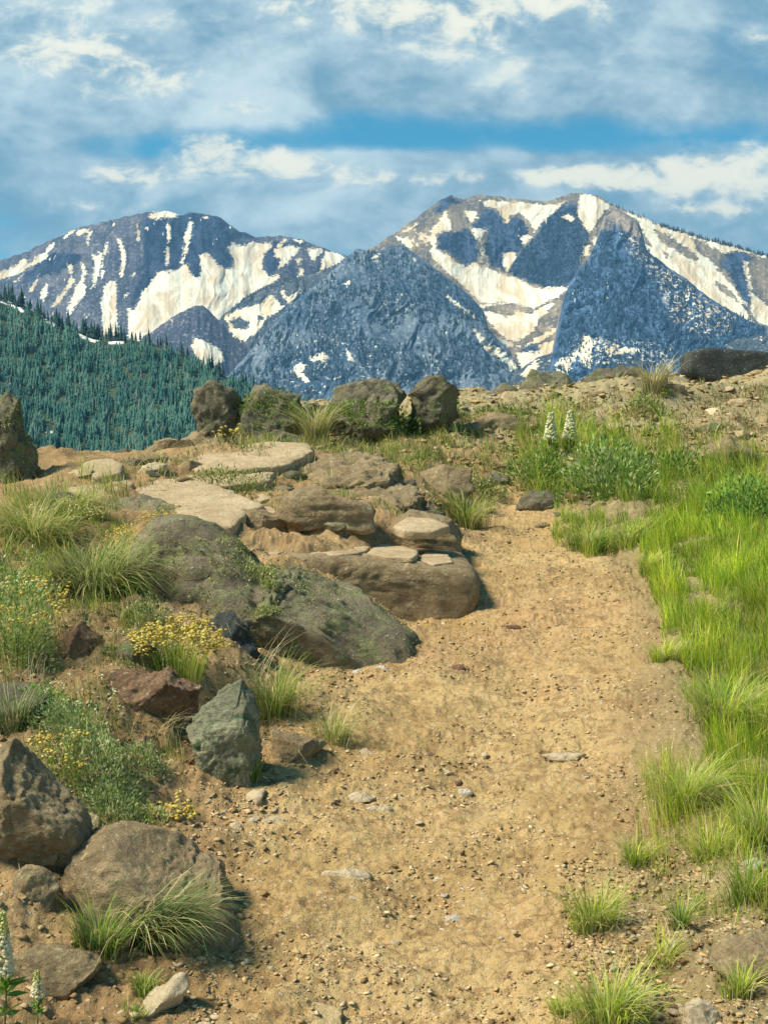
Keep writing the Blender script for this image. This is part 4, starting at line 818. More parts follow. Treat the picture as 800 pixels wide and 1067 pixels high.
# ------------------------------------------------------------------ plants
def blades(base, head, lean, length, width, colb, colt, segs=4, curl=1.0):
    """ribbon blades; returns v, [quads, tris], cols"""
    n = len(base); ts = np.linspace(0, 1, segs + 1); hd = np.stack([np.cos(head), np.sin(head), np.zeros(n)], -1); sd = np.stack([-np.sin(head), np.cos(head), np.zeros(n)], -1)
    tw = rng.normal(0, .6, n); fc = np.cos(tw)[:, None] * sd + np.sin(tw)[:, None] * hd * .6 + np.array((0, 0, .15))
    V = []; C = []
    for k, tt in enumerate(ts):
        ang = lean * (tt ** curl) 
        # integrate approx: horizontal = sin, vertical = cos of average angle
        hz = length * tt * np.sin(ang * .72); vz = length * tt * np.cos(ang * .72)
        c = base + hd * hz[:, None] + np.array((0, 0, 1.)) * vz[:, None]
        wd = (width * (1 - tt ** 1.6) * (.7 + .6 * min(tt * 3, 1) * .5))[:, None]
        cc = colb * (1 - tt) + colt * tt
        if k < segs: V += [c - fc * wd * .5, c + fc * wd * .5]; C += [cc, cc]
        else: V += [c]; C += [cc]
    m_ = 2 * segs + 1; V = np.stack(V, 1).reshape(-1, 3); C = np.stack(C, 1).reshape(-1, 3)
    o = (np.arange(n) * m_)[:, None]; Q = []
    for k in range(segs - 1): Q.append(o + np.array([2 * k, 2 * k + 1, 2 * k + 3, 2 * k + 2]))
    T_ = o + np.array([2 * segs - 2, 2 * segs - 1, 2 * segs])
    return V, [np.concatenate(Q), T_], C
def leaves(c, nrm_dir, L, W, col):
    """folded leaf: 4 verts/2 tris per half -> two quads sharing a midrib"""
    n = len(c); d = nrm_dir / np.linalg.norm(nrm_dir, axis=1)[:, None]; r = rng.normal(size=(n, 3)); s = np.cross(d, r); s /= np.linalg.norm(s, axis=1)[:, None] + 1e-9; u = np.cross(s, d)
    L = L[:, None]; W = W[:, None]
    v0 = c; v1 = c + d * L * .45 + s * W * .5 + u * W * .18; v2 = c + d * L * 1.0; v3 = c + d * L * .45 - s * W * .5 + u * W * .18; v4 = c + d * L * .5
    V = np.stack([v0, v1, v2, v3, v4], 1).reshape(-1, 3); o = (np.arange(n) * 5)[:, None]
    T_ = np.concatenate([o + np.array(q) for q in ([0, 1, 4], [1, 2, 4], [0, 4, 3], [4, 2, 3])])
    return V, [T_], np.repeat(col, 5, 0)
def join(parts):
    V, C, Fd, off = [], [], {}, 0
    for v, fl, c in parts:
        V.append(v); C.append(c)
        for a in fl:
            if len(a): Fd.setdefault(a.shape[1], []).append(a + off)
        off += len(v)
    return np.concatenate(V), [np.concatenate(a) for a in Fd.values()], np.concatenate(C)
def pal(n, cols, p=None, j=.2):
    cols = np.array(cols); return cols[rng.choice(len(cols), n, p=p)] * (1 - j + 2 * j * rng.random((n, 1)))
G_YEL = [(.48,.60,.045), (.62,.70,.08), (.31,.47,.035), (.74,.68,.22)]
G_GRN = [(.12,.27,.025), (.20,.36,.04), (.31,.43,.05), (.52,.50,.16)]
G_DRK = [(.06,.13,.04), (.10,.18,.05), (.17,.21,.07), (.35,.33,.16)]
G_DRY = [(.50,.42,.22), (.40,.33,.15), (.58,.52,.32), (.28,.28,.10)]
G_MIX = [(.26,.34,.05), (.42,.45,.10), (.62,.57,.26), (.15,.26,.04)]

def tuft(label, px, row, wpx, hpx, cols, n=420, name='grass_tuft', cat='grass tuft', lean=(.15, 1.25), group=None, wid=.0028, head=None, base_r=.28, ell=.6, p=None, Y=None, flowers=None):
    g = hit(px, row)[0] if Y is None else P(px, row, Y); Yg = g[1]; wm = wpx / F * Yg; hm = hpx / F * Yg
    r0 = wm * base_r; q = rng.normal(0, .45, (n, 2)) * np.array((r0, r0 * ell)); b = np.stack([g[0] + q[:, 0], g[1] + q[:, 1]], -1)
    z = H(b[:, 0], b[:, 1]) - .005 if Y is None else np.full(n, g[2]); base = np.stack([b[:, 0], b[:, 1], z], -1)
    hd = np.arctan2(q[:, 1], q[:, 0]) + rng.normal(0, .7, n)
    if head is not None: hd = head + rng.normal(0, .55, n)
    ln = rng.uniform(*lean, n); L = hm * (.55 + .6 * rng.random(n)) * (1 + .35 * (ln > .7))
    cols = list(cols) + [(.58,.52,.30)] * max(1, len(cols) // 4)
    cb = pal(n, cols, p)
    ct = cb * np.array((1.3, 1.25, 1.0)) + .01
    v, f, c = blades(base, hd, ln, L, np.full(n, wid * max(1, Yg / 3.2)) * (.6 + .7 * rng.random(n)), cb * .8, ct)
    loc = (float(g[0]), float(g[1]), float(g[2]))
    return tag(mk(name, v, f, GRASS, loc=loc, cols=c), label, cat, group)

# the grassy verge on the right
def meadow(label, poly, dens, cols, L0, L1, p=None, wid=.0026, keepf=None, name='grass', lean=(.1, 1.0), hd0=None, jit=3.14):
    """poly in photo pixels on the ground"""
    g = hit(*np.asarray(poly, float).T); lo, hi = g[:, :2].min(0), g[:, :2].max(0); n = int(dens * (hi - lo).prod())
    q = lo + rng.random((n, 2)) * (hi - lo); x, y = pix(np.stack([q[:, 0], q[:, 1], H(q[:, 0], q[:, 1])], -1)); s = sdf(poly, x, y, 20.)
    edge = 14 * fbm(V3(x / 25, y / 18), 3, 44); k = s + edge > 2; q = q[k]
    dn = fbm(V3(q[:, 0] * 7, q[:, 1] * 7), 3, 41) ; k = dn > -.22 + rng.normal(0, .1, len(q)); q = q[k]; dn = dn[k]
    n = len(q); base = np.stack([q[:, 0], q[:, 1], H(q[:, 0], q[:, 1]) - .004], -1)
    big = fbm(V3(q[:, 0] * 2.5, q[:, 1] * 2.5), 3, 42)
    L = (L0 + (L1 - L0) * rng.random(n)) * np.clip(.9 + 1.5 * dn, .3, 2) * (1 + .4 * big)
    hd = (3.6 + 2.2 * fbm(V3(q[:, 0] * 5, q[:, 1] * 5), 2, 43) if hd0 is None else hd0) + rng.normal(0, .9, n)
    cb = pal(n, cols, p) * (1 + .5 * big[:, None]) * np.stack([.92 + .8 * dn, .95 + .45 * dn, 1 + .3 * dn], -1).clip(.35, 1.5); 
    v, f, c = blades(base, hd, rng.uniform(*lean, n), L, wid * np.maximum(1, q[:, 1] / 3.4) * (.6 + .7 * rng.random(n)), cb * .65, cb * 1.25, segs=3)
    return tag(mk(name, v, f, GRASS, cols=c), label, 'grass', kind='stuff')
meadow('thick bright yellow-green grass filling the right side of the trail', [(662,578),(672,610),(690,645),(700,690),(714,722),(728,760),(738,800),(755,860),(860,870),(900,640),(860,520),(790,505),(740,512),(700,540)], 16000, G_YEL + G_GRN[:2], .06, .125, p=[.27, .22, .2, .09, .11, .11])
meadow('sparse short grass among the stones at the lower right edge', [(672,800),(740,790),(860,850),(860,990),(750,970),(670,940)], 9000, G_YEL, .05, .11, p=[.3, .2, .2, .3])
meadow('green grass fringe at the far bend of the trail', [(560,500),(640,480),(740,488),(790,500),(740,520),(690,545),(640,520),(590,516)], 3500, G_GRN, .05, .10)
meadow('pale dry grass over the slope under the black slab', [(470,430),(560,414),(700,408),(800,400),(860,402),(860,470),(800,500),(720,500),(700,450),(600,445),(480,460)], 3200, G_DRY, .03, .07, wid=.0028, lean=(.3, 1.3))
meadow('mixed dry and green grass on the left bank behind the big clump', [(0,520),(60,500),(130,500),(150,530),(110,545),(40,560),(0,600)], 3600, G_MIX, .05, .12)
meadow('deep green grass tongue at the end of the trail', [(572,548),(620,538),(690,536),(705,565),(675,582),(610,582),(574,574)], 7000, G_GRN + G_YEL[:2], .05, .11)
meadow('tall mixed grass growing through the leafy herbs on the upper slope', [(530,450),(620,440),(700,450),(800,480),(860,500),(800,535),(700,530),(560,525)], 4200, G_GRN + G_YEL, .08, .20, lean=(.1, 1.2))
meadow('short olive grass over the top of the knoll behind the slabs', [(320,470),(480,430),(560,430),(560,500),(420,510)], 3000, G_MIX, .04, .09, lean=(.3, 1.3))
meadow('bleached seed stalks standing in the bright verge', [(680,600),(860,560),(860,830),(760,800),(715,700)], 260, G_DRY, .12, .20, lean=(.1, .8), wid=.002)
meadow('olive grass between the slabs of the left bank', [(230,515),(270,500),(330,500),(400,520),(520,500),(520,540),(400,545),(300,556)], 2600, G_MIX, .03, .07)
meadow('thin grass at the foot of the skyline boulders', [(215,470),(300,455),(345,470),(430,470),(500,488),(430,500),(300,478)], 1500, G_MIX, .04, .10)
meadow('tangled yellow-green grass around the bushy clumps of the left bank', [(0,530),(60,520),(130,545),(150,580),(140,640),(60,640),(0,610)], 7000, G_MIX + G_YEL, .04, .09, lean=(.4, 1.5))
meadow('olive grass on the soil around the left bank rocks', [(0,600),(60,620),(140,640),(170,690),(200,790),(170,870),(60,840),(0,760)], 4500, G_MIX, .03, .08)
TU = 'grass tufts'
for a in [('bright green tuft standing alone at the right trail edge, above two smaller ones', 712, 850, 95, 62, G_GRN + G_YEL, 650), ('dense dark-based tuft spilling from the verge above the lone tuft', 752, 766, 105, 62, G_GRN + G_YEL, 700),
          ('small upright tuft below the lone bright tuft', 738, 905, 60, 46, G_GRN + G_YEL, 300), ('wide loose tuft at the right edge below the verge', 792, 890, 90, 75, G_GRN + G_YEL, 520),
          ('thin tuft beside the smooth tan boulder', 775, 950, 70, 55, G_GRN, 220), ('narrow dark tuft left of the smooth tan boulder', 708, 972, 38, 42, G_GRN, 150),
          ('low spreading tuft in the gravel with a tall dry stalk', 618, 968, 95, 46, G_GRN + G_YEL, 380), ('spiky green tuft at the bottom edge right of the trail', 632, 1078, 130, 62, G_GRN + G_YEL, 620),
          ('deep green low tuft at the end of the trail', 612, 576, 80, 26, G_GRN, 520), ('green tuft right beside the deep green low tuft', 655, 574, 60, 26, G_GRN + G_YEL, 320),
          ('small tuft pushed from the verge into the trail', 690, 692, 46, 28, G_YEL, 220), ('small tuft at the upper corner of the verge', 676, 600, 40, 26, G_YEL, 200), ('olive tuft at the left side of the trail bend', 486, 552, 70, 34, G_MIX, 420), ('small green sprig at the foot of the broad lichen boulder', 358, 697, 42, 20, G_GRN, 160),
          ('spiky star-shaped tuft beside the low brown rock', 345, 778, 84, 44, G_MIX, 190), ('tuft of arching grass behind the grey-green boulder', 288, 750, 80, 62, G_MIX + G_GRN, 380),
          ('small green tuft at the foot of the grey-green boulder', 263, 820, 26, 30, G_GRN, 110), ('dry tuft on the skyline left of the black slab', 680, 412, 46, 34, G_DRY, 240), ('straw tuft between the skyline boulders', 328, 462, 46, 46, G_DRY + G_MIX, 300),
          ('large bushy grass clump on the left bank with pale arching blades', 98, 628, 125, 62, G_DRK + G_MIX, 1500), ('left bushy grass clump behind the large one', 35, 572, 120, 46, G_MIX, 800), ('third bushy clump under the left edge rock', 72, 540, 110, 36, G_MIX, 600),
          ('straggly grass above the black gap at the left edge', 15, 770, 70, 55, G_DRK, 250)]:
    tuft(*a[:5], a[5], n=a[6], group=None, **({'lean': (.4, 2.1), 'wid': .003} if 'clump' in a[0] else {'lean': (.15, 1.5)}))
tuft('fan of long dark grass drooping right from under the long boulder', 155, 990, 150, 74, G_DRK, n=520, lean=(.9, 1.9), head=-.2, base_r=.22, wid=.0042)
tuft('short upright green tuft at the foot of the drooping fan', 104, 1000, 80, 52, G_GRN + G_DRK, n=420, wid=.0032)
tuft('small sprig of green blades below the drooping fan', 118, 960, 60, 40, G_DRK, n=160)
tuft('thin green tuft in the gravel above the wedge-shaped rock', 690, 1010, 60, 34, G_GRN + G_YEL, n=220)
tuft('small thin tuft left of the wide loose tuft', 660, 905, 50, 34, G_GRN + G_YEL, n=220)
tuft('short tuft below the smooth tan boulder', 770, 1040, 60, 36, G_GRN + G_YEL, n=220)
tuft('tiny tuft at the bottom edge left of the spiky one', 585, 1060, 40, 22, G_GRN + G_YEL, n=220)
tuft('tiny tuft by the pale curved rock', 150, 1040, 50, 22, G_GRN, n=120); tuft('tiny tuft at the bottom edge beneath the pale curved rock', 140, 1072, 40, 22, G_GRN, n=80)
meadow('straw litter lying on the soil of the left bank', [(0,560),(150,560),(260,700),(330,790),(200,880),(60,960),(0,960)], 700, G_DRY, .05, .13, lean=(1.5, 2.1), wid=.002, name='dead_grass')
meadow('straw litter lying over the lower right gravel', [(600,900),(700,850),(860,860),(860,1067),(600,1067)], 900, G_DRY, .05, .12, lean=(1.5, 2.1), wid=.002, name='dead_grass')
meadow('wiry tan grass over the crest of the knoll', [(50,500),(200,470),(330,440),(480,425),(480,470),(330,500),(150,520)], 1600, G_DRY + G_MIX, .04, .10, lean=(.4, 1.6))
# dead stalks
def stalks(label, px, row, n, L, head, spread, lean, col=G_DRY, wid=.003, name='dead_grass', cat='dead grass'):
    g = hit(px, row)[0]; q = rng.normal(0, .02, (n, 2)); base = np.stack([g[0] + q[:, 0], g[1] + q[:, 1], np.full(n, g[2])], -1)
    cb = pal(n, col[:3]); v, f, c = blades(base, head + rng.normal(0, spread, n), rng.uniform(*lean, n), L * (.6 + .5 * rng.random(n)), np.full(n, wid), cb, cb * 1.2, segs=6, curl=1.2)
    tag(mk(name, v, f, DRY, loc=tuple(map(float, g)), cols=c), label, cat)
stalks('spray of bleached dead stalks under the reddish angular rock', 170, 775, 26, .16, -.4, .5, (.9, 1.9), wid=.0025)
stalks('long straw stalks leaning right across the broad lichen boulder', 262, 745, 14, .34, .3, .35, (.6, 1.1), wid=.003)
stalks('bleached stalks lying across the lower right gravel', 700, 1000, 12, .16, 2.6, .9, (1.2, 1.7), wid=.0025)
stalks('single tall dry stalk in the low spreading tuft', 612, 965, 2, .15, 1.5, .3, (.05, .2), col=[(.2,.13,.07), (.25,.18,.1), (.2,.15,.1)], wid=.003)
stalks('fine dry stalks rising from the left edge herbs', 40, 720, 14, .14, 1.0, 1.0, (.1, .5), wid=.002)

# leafy herbs / shrubs
def herb_mass(name, label, cat, px, row, wpx, hpx, n, cols, leaf=(.012, .006), Y=None, kind=None, group=None, dep=.8, flat=1.0, stemn=40):
    g = hit(px, row)[0] if Y is None else P(px, row, Y); Yg = g[1]; a, h = wpx / F * Yg / 2, hpx / F * Yg
    d = rng.normal(size=(n, 3)); d /= np.linalg.norm(d, axis=1)[:, None]; d[:, 2] = np.abs(d[:, 2]); rr2 = rng.random(n) ** .35
    lump = 1 + .45 * fbm(d * 2.2 + px, 3, int(px) % 97)
    c = d * (rr2 * lump)[:, None] * np.array((a, a * dep, h)); c[:, 0] += g[0]; c[:, 1] += g[1]
    gz = H(c[:, 0], c[:, 1]) if Y is None else g[2]; c[:, 2] = gz + np.maximum(c[:, 2], .002)
    dr = d + np.array((0, 0, .6)) + rng.normal(0, .5, (n, 3)); k = (.6 + .7 * rng.random(n)) * max(1, Yg / 4)
    parts = [leaves(c, dr, leaf[0] * k, leaf[1] * k, pal(n, cols, j=.3))]
    loc = (float(g[0]), float(g[1]), float(g[2]))
    v, f, cc = join(parts); root = empty(name, loc) if kind is None else None
    if kind: return tag(mk(name, v, f, LEAF, loc=loc, cols=cc), label, cat, group, kind)
    mk('foliage', v - np.array(loc), f, LEAF, parent=root, cols=cc)
    ns = stemn; q = rng.normal(0, .3, (ns, 2)) * a; base = np.stack([q[:, 0], q[:, 1], np.full(ns, -.01)], -1)
    if Y is None: base[:, 2] += H(base[:, 0] + g[0], base[:, 1] + g[1]) - g[2]
    v, f, c2 = blades(base, np.arctan2(q[:, 1], q[:, 0]), rng.uniform(.1, .8, ns), h * (.7 + .3 * rng.random(ns)), np.full(ns, .0025 * max(1, Yg / 4)), pal(ns, [(.12,.10,.05)]), pal(ns, [(.15,.18,.06)]))
    mk('stems', v, f, DRY, parent=root, cols=c2)
    return tag(root, label, cat, group)
SAGE = [(.32,.42,.12), (.46,.52,.22), (.18,.29,.06), (.58,.58,.32)]; HERB = [(.13,.29,.04), (.25,.42,.07), (.40,.50,.10), (.08,.19,.04)]; OLIVE = [(.20,.25,.05), (.33,.36,.09), (.12,.18,.04), (.46,.44,.17)]
herb_mass('sage_plant', 'silvery sage plant covering the bank above the long boulder', 'plant', 105, 815, 95, 42, 3000, SAGE, (.010, .004))
herb_mass('sage_plant', 'silvery sage plant spilling down beside the big left boulder', 'plant', 118, 858, 80, 34, 2200, SAGE, (.010, .004))
herb_mass('sage_plant', 'grey-green sage plant with small white heads under the reddish rock', 'plant', 78, 775, 85, 44, 2400, SAGE, (.011, .004))
herb_mass('sage_plant', 'small yellow-tipped sage plant at the trail side of the bank', 'plant', 158, 868, 52, 26, 1200, SAGE + [(.45,.42,.08)], (.009, .004))
herb_mass('leafy_herb', 'lush green herb with yellow blossoms at the left edge', 'plant', 12, 690, 100, 80, 3800, HERB + SAGE + SAGE, (.014, .004))
herb_mass('leafy_herb', 'upper green herb on the left edge below the bushy grass', 'plant', 14, 628, 90, 50, 2400, HERB + SAGE + G_MIX, (.014, .005))
herb_mass('leafy_herb', 'dark green herb at the foot of the large bushy grass clump', 'plant', 118, 628, 70, 48, 2400, HERB, (.010, .004))
herb_mass('leafy_herb', 'green herb mat between the left edge ledge and the reddish rock', 'plant', 50, 745, 60, 26, 1000, HERB, (.010, .004))
herb_mass('shrub', 'olive shrub growing over the largest mossy boulder', 'shrub', 405, 474, 120, 42, 3600, OLIVE + HERB, (.014, .008), Y=8.2)
herb_mass('shrub', 'grey-green shrub on the dark rounded boulder beside the standing stone', 'shrub', 285, 465, 90, 50, 1800, OLIVE, (.014, .007), Y=8.3)
herb_mass('shrub', 'small twiggy shrub draped on the dark green-black boulder', 'shrub', 455, 436, 50, 34, 800, HERB, (.014, .007), Y=8.5)
herb_mass('shrub', 'dull green shrub left of the rubble slab', 'shrub', 240, 512, 80, 20, 1200, OLIVE, (.012, .005))
herb_mass('leafy_herb', 'lush green leafy herb right of the cream flower spikes', 'plant', 635, 515, 100, 52, 2600, HERB + SAGE, (.020, .006))
herb_mass('leafy_herb', 'green leafy herb left of the lush one, around the flower spikes', 'plant', 560, 508, 70, 34, 1300, HERB + OLIVE, (.018, .006))
herb_mass('leafy_herb', 'green leafy herb at the upper verge right of the lush one', 'plant', 700, 506, 70, 36, 1300, OLIVE + HERB, (.018, .006))
herb_mass('leafy_herb', 'green leafy herb against the right edge above the bright grass', 'plant', 780, 548, 110, 46, 2400, HERB, (.020, .006))
herb_mass('leafy_herb', 'small grey herb on the dry slope above the lush one', 'plant', 672, 432, 56, 14, 600, OLIVE, (.014, .006))
herb_mass('leafy_herb', 'olive cushion plant on the far slope under the squat rock', 'plant', 530, 440, 80, 14, 800, OLIVE, (.012, .006))
herb_mass('leafy_herb', 'pale herb beside the bend of the trail', 'plant', 500, 520, 60, 22, 900, OLIVE, (.012, .005))
def cover_on(ob, label, poly, n, cols, leaf, upmin=.1, lift=.004):
    me = ob.data; c = np.empty(len(me.polygons) * 3); me.polygons.foreach_get('center', c); c = c.reshape(-1, 3) + np.array(ob.location)
    nn = np.empty(len(me.polygons) * 3); me.polygons.foreach_get('normal', nn); nn = nn.reshape(-1, 3)
    x, y = pix(c); dirc = np.array((0, 0, CAM_Z)) - c; vis = (nn * dirc).sum(1) > 0
    dn = fbm(c * 9, 3, 57); k = np.where(vis & pts_in(poly, x, y) & (nn[:, 2] > upmin) & (dn > -.1))[0]
    if not len(k): return
    k = rng.choice(k, n); pt = c[k] + rng.normal(0, .008, (n, 3)) + nn[k] * lift; d = nn[k] + rng.normal(0, .6, (n, 3)) + np.array((0, 0, .4)); sc = .6 + .7 * rng.random(n)
    v, f, cc = leaves(pt, d, leaf[0] * sc, leaf[1] * sc, pal(n, cols, j=.3)); tag(mk('moss', v, f, LEAF, cols=cc), label, 'moss', kind='stuff')
YG = [(.34,.36,.09), (.50,.48,.14), (.20,.25,.07), (.55,.55,.30)]
cover_on(BIG, 'yellow-green moss growing on the upper left of the broad dark boulder', [(140,560),(280,560),(290,640),(160,650)], 3600, YG, (.010, .005))
cover_on(BIG, 'thin grey-green lichen tufts across the broad dark boulder', [(140,560),(440,620),(440,690),(140,700)], 3200, OLIVE + YG, (.007, .004), upmin=-.2)
cover_on(UND, 'yellow-green moss on the dark rock under the largest flagstone', [(90,515),(260,540),(260,600),(100,600)], 1500, YG, (.010, .005))
cover_on(MOSSY, 'green moss and herbs on the largest mossy boulder', [(330,420),(440,420),(440,480),(330,480)], 2600, HERB + OLIVE, (.018, .008))
cover_on(ROUND, 'green moss and herbs on the dark rounded boulder', [(240,410),(330,410),(330,470),(240,470)], 1500, HERB + OLIVE, (.018, .008))
cover_on(EDGE, 'pale lichen tufts on the left edge rock', [(-50,410),(50,410),(50,520),(-50,520)], 1400, SAGE + YG, (.010, .005))
# mixed uncountable ground cover over the left bank
def cover(label, poly, n, cols, leaf):
    q = rand_in(poly, n); h3 = hit(q[:, 0], q[:, 1]); dn = fbm(h3 * 6, 3, 55); k = dn > -.05; h3 = h3[k]; n = len(h3)
    h3[:, 2] += rng.random(n) * .02; d = rng.normal(size=(n, 3)); d[:, 2] = np.abs(d[:, 2]) + .3; s = (.6 + .7 * rng.random(n)) * np.maximum(1, h3[:, 1] / 4)
    v, f, c = leaves(h3, d, leaf[0] * s, leaf[1] * s, pal(n, cols, j=.3)); tag(mk('ground_cover', v, f, LEAF, cols=c), label, 'ground cover', kind='stuff')
cover('yellow-green cushion plants packed around the broad dark boulder', [(90,600),(150,590),(230,640),(240,700),(140,720),(90,680)], 5000, YG + SAGE, (.010, .005))
cover('low green ground cover on the left bank', [(0,590),(60,600),(140,630),(150,700),(180,780),(150,850),(60,830),(0,760)], 9000, HERB + SAGE, (.010, .004))
cover('grey-green ground cover between the slabs and skyline boulders', [(150,480),(320,450),(500,440),(560,470),(520,540),(400,560),(200,510)], 6000, OLIVE + SAGE, (.014, .006))
cover('green ground cover on the upper slope at the right', [(520,450),(700,440),(800,470),(800,520),(700,530),(540,520)], 6000, HERB + OLIVE, (.018, .007))
cover('sparse dull ground cover on the dry slope', [(480,420),(800,400),(800,470),(500,450)], 2200, OLIVE, (.014, .006))

# flowers
def blossoms(c, r, col, squash=.6):
    v, f = ICO[1]; n = len(c); V = v[None] * (r[:, None, None] * (1 + .25 * rng.normal(size=(n, len(v), 1)))); V = V * np.array((1, 1, squash)) + c[:, None, :]
    return V.reshape(-1, 3), [(f[None] + (np.arange(n) * len(v))[:, None, None]).reshape(-1, 3)], np.repeat(col, len(v), 0)
def flower_clump(label, px, row, wpx, hpx, n, col, r=.0045, Y=None, cat='flowers', name='wildflower_clump', gcol=G_YEL, top=.25, stem_n=None, flat=True):
    g = hit(px, row)[0] if Y is None else P(px, row, Y); Yg = g[1]; a, h = wpx / F * Yg / 2, hpx / F * Yg; loc = tuple(map(float, g)); root = empty(name, loc)
    ns = stem_n or n; q = rng.uniform(-1, 1, (ns, 2)); q = q / np.maximum(1, np.linalg.norm(q, axis=1))[:, None]
    base = np.stack([q[:, 0] * a * .6, q[:, 1] * a * .45, np.full(ns, 0.)], -1)
    if Y is None: base[:, 2] = H(base[:, 0] + g[0], base[:, 1] + g[1]) - g[2] - .005
    hh = h * (.72 + .3 * rng.random(ns)) * (1 - .25 * np.abs(q[:, 0])); hd = np.arctan2(q[:, 1], q[:, 0]); ln = .15 + .5 * np.linalg.norm(q, axis=1)
    cb = pal(ns, gcol); v, f, c = blades(base, hd, ln, hh, np.full(ns, .0022), cb * .7, cb, segs=4); mk('stems', v, f, GRASS, parent=root, cols=c)
    hdv = np.stack([np.cos(hd), np.sin(hd)], -1); tip = base.copy(); tip[:, :2] += hdv * (hh * np.sin(ln * .72))[:, None]; tip[:, 2] += hh * np.cos(ln * .72)
    k = 4; tt = np.repeat(tip, k, 0) + rng.normal(0, r * 1.3, (ns * k, 3)); v, f, c = blossoms(tt, np.full(len(tt), r) * (.6 + .6 * rng.random(len(tt))), pal(len(tt), col, j=.12))
    mk('blossoms', v, f, PETAL, parent=root, cols=c, smooth=False)
    return tag(root, label, cat)
YEL = [(.75,.60,.12), (.82,.70,.25), (.65,.48,.08)]; CRM = [(.80,.78,.48), (.85,.84,.62), (.72,.72,.32)]; WHT = [(.85,.80,.58), (.80,.76,.48)]
flower_clump('dense clump of yellow flowers on thin stems beside the black rock', 185, 712, 96, 72, 210, YEL, r=.0058, Y=3.55)
flower_clump('yellow blossoms on the green herb at the left edge', 18, 690, 76, 96, 60, YEL, r=.0055)
flower_clump('upper pair of pale yellow heads at the left edge', 28, 640, 40, 50, 8, CRM, r=.006)
flower_clump('loose yellow flowers beside the large bushy grass clump', 140, 590, 50, 44, 60, YEL, r=.0045)
flower_clump('two yellow flowers at the foot of the standing stone', 236, 462, 26, 16, 5, YEL, r=.014, Y=7.8)
flower_clump('small yellow flowers on the soil at the tip of the sage', 180, 856, 60, 20, 26, YEL, r=.006)
flower_clump('scatter of tiny cream flowers over the third bushy clump', 60, 560, 130, 36, 60, YEL + CRM, r=.0045)
flower_clump('yellow flowers among the sage above the big left boulder', 60, 800, 70, 40, 40, YEL, r=.0045)
flower_clump('small yellow flowers on the mat behind the large bushy clump', 175, 560, 60, 26, 40, YEL, r=.005)
herb_mass('sage_plant', 'low sage plant between the reddish rock and the grey-green boulder', 'plant', 150, 800, 60, 26, 1300, SAGE, (.009, .004))
herb_mass('leafy_herb', 'green herb at the foot of the yellow flower clump', 'plant', 165, 700, 60, 30, 1300, HERB + SAGE, (.011, .004))
herb_mass('sage_plant', 'pale herb between the bushy clump and the broad dark boulder', 'plant', 150, 655, 60, 30, 1300, SAGE + OLIVE, (.011, .004))
flower_clump('small white dry flower heads over the sage plant', 90, 770, 70, 66, 16, CRM, r=.0036, gcol=G_DRY)
def spike(label, px, row, hpx, col, col2, wpx=14, n=60, Y=None, leafn=30, name='flower_spike'):
    g = hit(px, row)[0] if Y is None else P(px, row, Y); Yg = g[1]; h = hpx / F * Yg; w_ = wpx / F * Yg / 2; root = empty(name, tuple(map(float, g)))
    k = 7; an = np.arange(k) * 2 * math.pi / k; rr_ = .0016 * max(1, Yg / 3); zz = np.linspace(-.02, h, 6)
    sv = np.concatenate([np.stack([rr_ * (1 - .5 * z / h) * np.cos(an) + .004 * math.sin(z * 20), rr_ * (1 - .5 * z / h) * np.sin(an), np.full(k, z)], -1) for z in zz])
    sf = np.concatenate([np.array([(i + j * k, (i + 1) % k + j * k, (i + 1) % k + (j + 1) * k, i + (j + 1) * k) for i in range(k)]) for j in range(5)])
    mk('stem', sv, sf, DRY, parent=root, cols=np.tile((.14,.16,.06), (len(sv), 1)))
    tt = rng.random(n); z = h * (.42 + .58 * tt); rad = w_ * (.85 - .6 * tt) ; a = rng.random(n) * 6.28; c = np.stack([rad * np.cos(a), rad * np.sin(a), z], -1)
    cc = np.where((tt < .62)[:, None], pal(n, col, j=.08), pal(n, col2, j=.12)); v, f, cl = blossoms(c, w_ * .24 * (1.15 - .6 * tt), cc, .9); mk('blossoms', v, f, PETAL, parent=root, cols=cl, smooth=False)
    d = rng.normal(size=(leafn, 3)); d[:, 2] = np.abs(d[:, 2]) * .6; cc = np.zeros((leafn, 3)); cc[:, 2] = h * .35 * rng.random(leafn); v, f, cl = leaves(cc, d, np.full(leafn, h * .22), np.full(leafn, h * .06), pal(leafn, HERB)); mk('leaves', v, f, LEAF, parent=root, cols=cl)
    return tag(root, label, 'flower')
GT = [(.55,.60,.15), (.68,.70,.28)]
spike('tall white and yellow flower spike at the bottom left corner', 6, 1060, 120, WHT, GT, 22, 230, Y=1.95)
spike('short white and yellow flower spike beside the tall one', 40, 1056, 48, WHT, GT, 15, 110, Y=2.02)
spike('left cream flower spike at the end of the trail', 573, 480, 50, CRM, CRM, 15, 170)
spike('right cream flower spike at the end of the trail', 593, 478, 50, CRM, CRM, 15, 170)
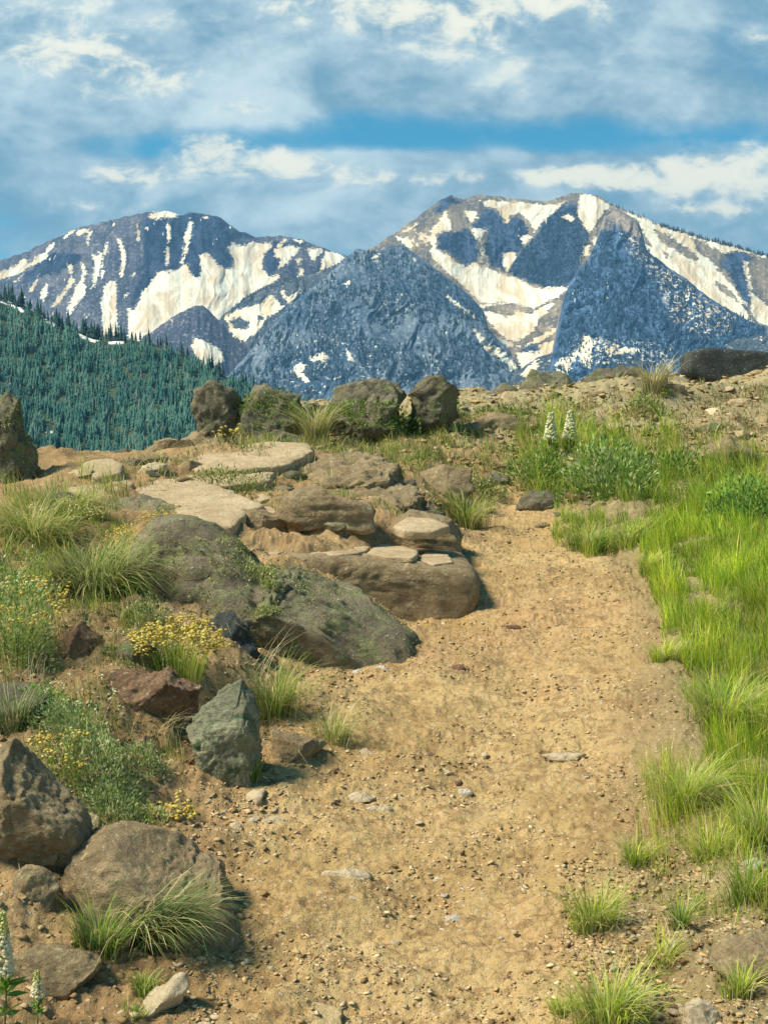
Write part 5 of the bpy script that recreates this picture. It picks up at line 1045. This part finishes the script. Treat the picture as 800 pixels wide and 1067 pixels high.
spike('thin dry seed spike in the tuft left of the black slab', 694, 415, 30, [(.25,.18,.1)], [(.3,.22,.12)], 7, 30)
# twigs
def twig(label, pts, r=.004, lift=.006):
    p3 = [hit(x, y)[0] + np.array((0, 0, lift + .01 * math.sin(i))) for i, (x, y) in enumerate(pts)]; p3 = np.array(p3); k = 6; an = np.arange(k) * 2 * math.pi / k; V = []
    for i, p in enumerate(p3):
        d = p3[min(i + 1, len(p3) - 1)] - p3[max(i - 1, 0)]; d /= np.linalg.norm(d); s = np.cross(d, EZ); s /= np.linalg.norm(s); u = np.cross(s, d); rr_ = r * (1 - .6 * i / len(p3))
        V.append(p + rr_ * (np.cos(an)[:, None] * s + np.sin(an)[:, None] * u))
    f = np.concatenate([np.array([(i + j * k, (i + 1) % k + j * k, (i + 1) % k + (j + 1) * k, i + (j + 1) * k) for i in range(k)]) for j in range(len(p3) - 1)])
    V = np.concatenate(V); tag(mk('twig', V, f, DRY, loc=tuple(map(float, p3[0])), cols=np.tile((.24,.15,.09), (len(V), 1))), label, 'twig')
twig('bare brown twig lying on the soil below the dead stalks', [(132,818), (150,826), (168,832), (186,844)], .0035)
twig('thin twig on the trail near its far bend', [(530,567), (540,560), (552,553), (560,555)], .006)

# ------------------------------------------------------------------ haze
m = bpy.data.materials.new('haze_air'); m.use_nodes = True; t = NT(m.node_tree)
HZ = 0.62e-4
pv = t.new('ShaderNodeVolumePrincipled'); pv.inputs['Color'].default_value = (.30, .66, 1, 1); pv.inputs['Density'].default_value = HZ; pv.inputs['Anisotropy'].default_value = .2
o = t.new('ShaderNodeOutputMaterial'); t.l.new(pv.outputs[0], o.inputs['Volume'])
bx = np.array([(x, y, z) for z in (-160, 1150) for y in (-700, 8200) for x in (-4200, 4200)], float)
mk('haze', bx, np.array([(0, 2, 3, 1), (4, 5, 7, 6), (0, 1, 5, 4), (2, 6, 7, 3), (0, 4, 6, 2), (1, 3, 7, 5)]), m, smooth=False)
tag(bpy.data.objects['haze'], 'pale blue haze in the air before the mountains', 'haze', kind='stuff')
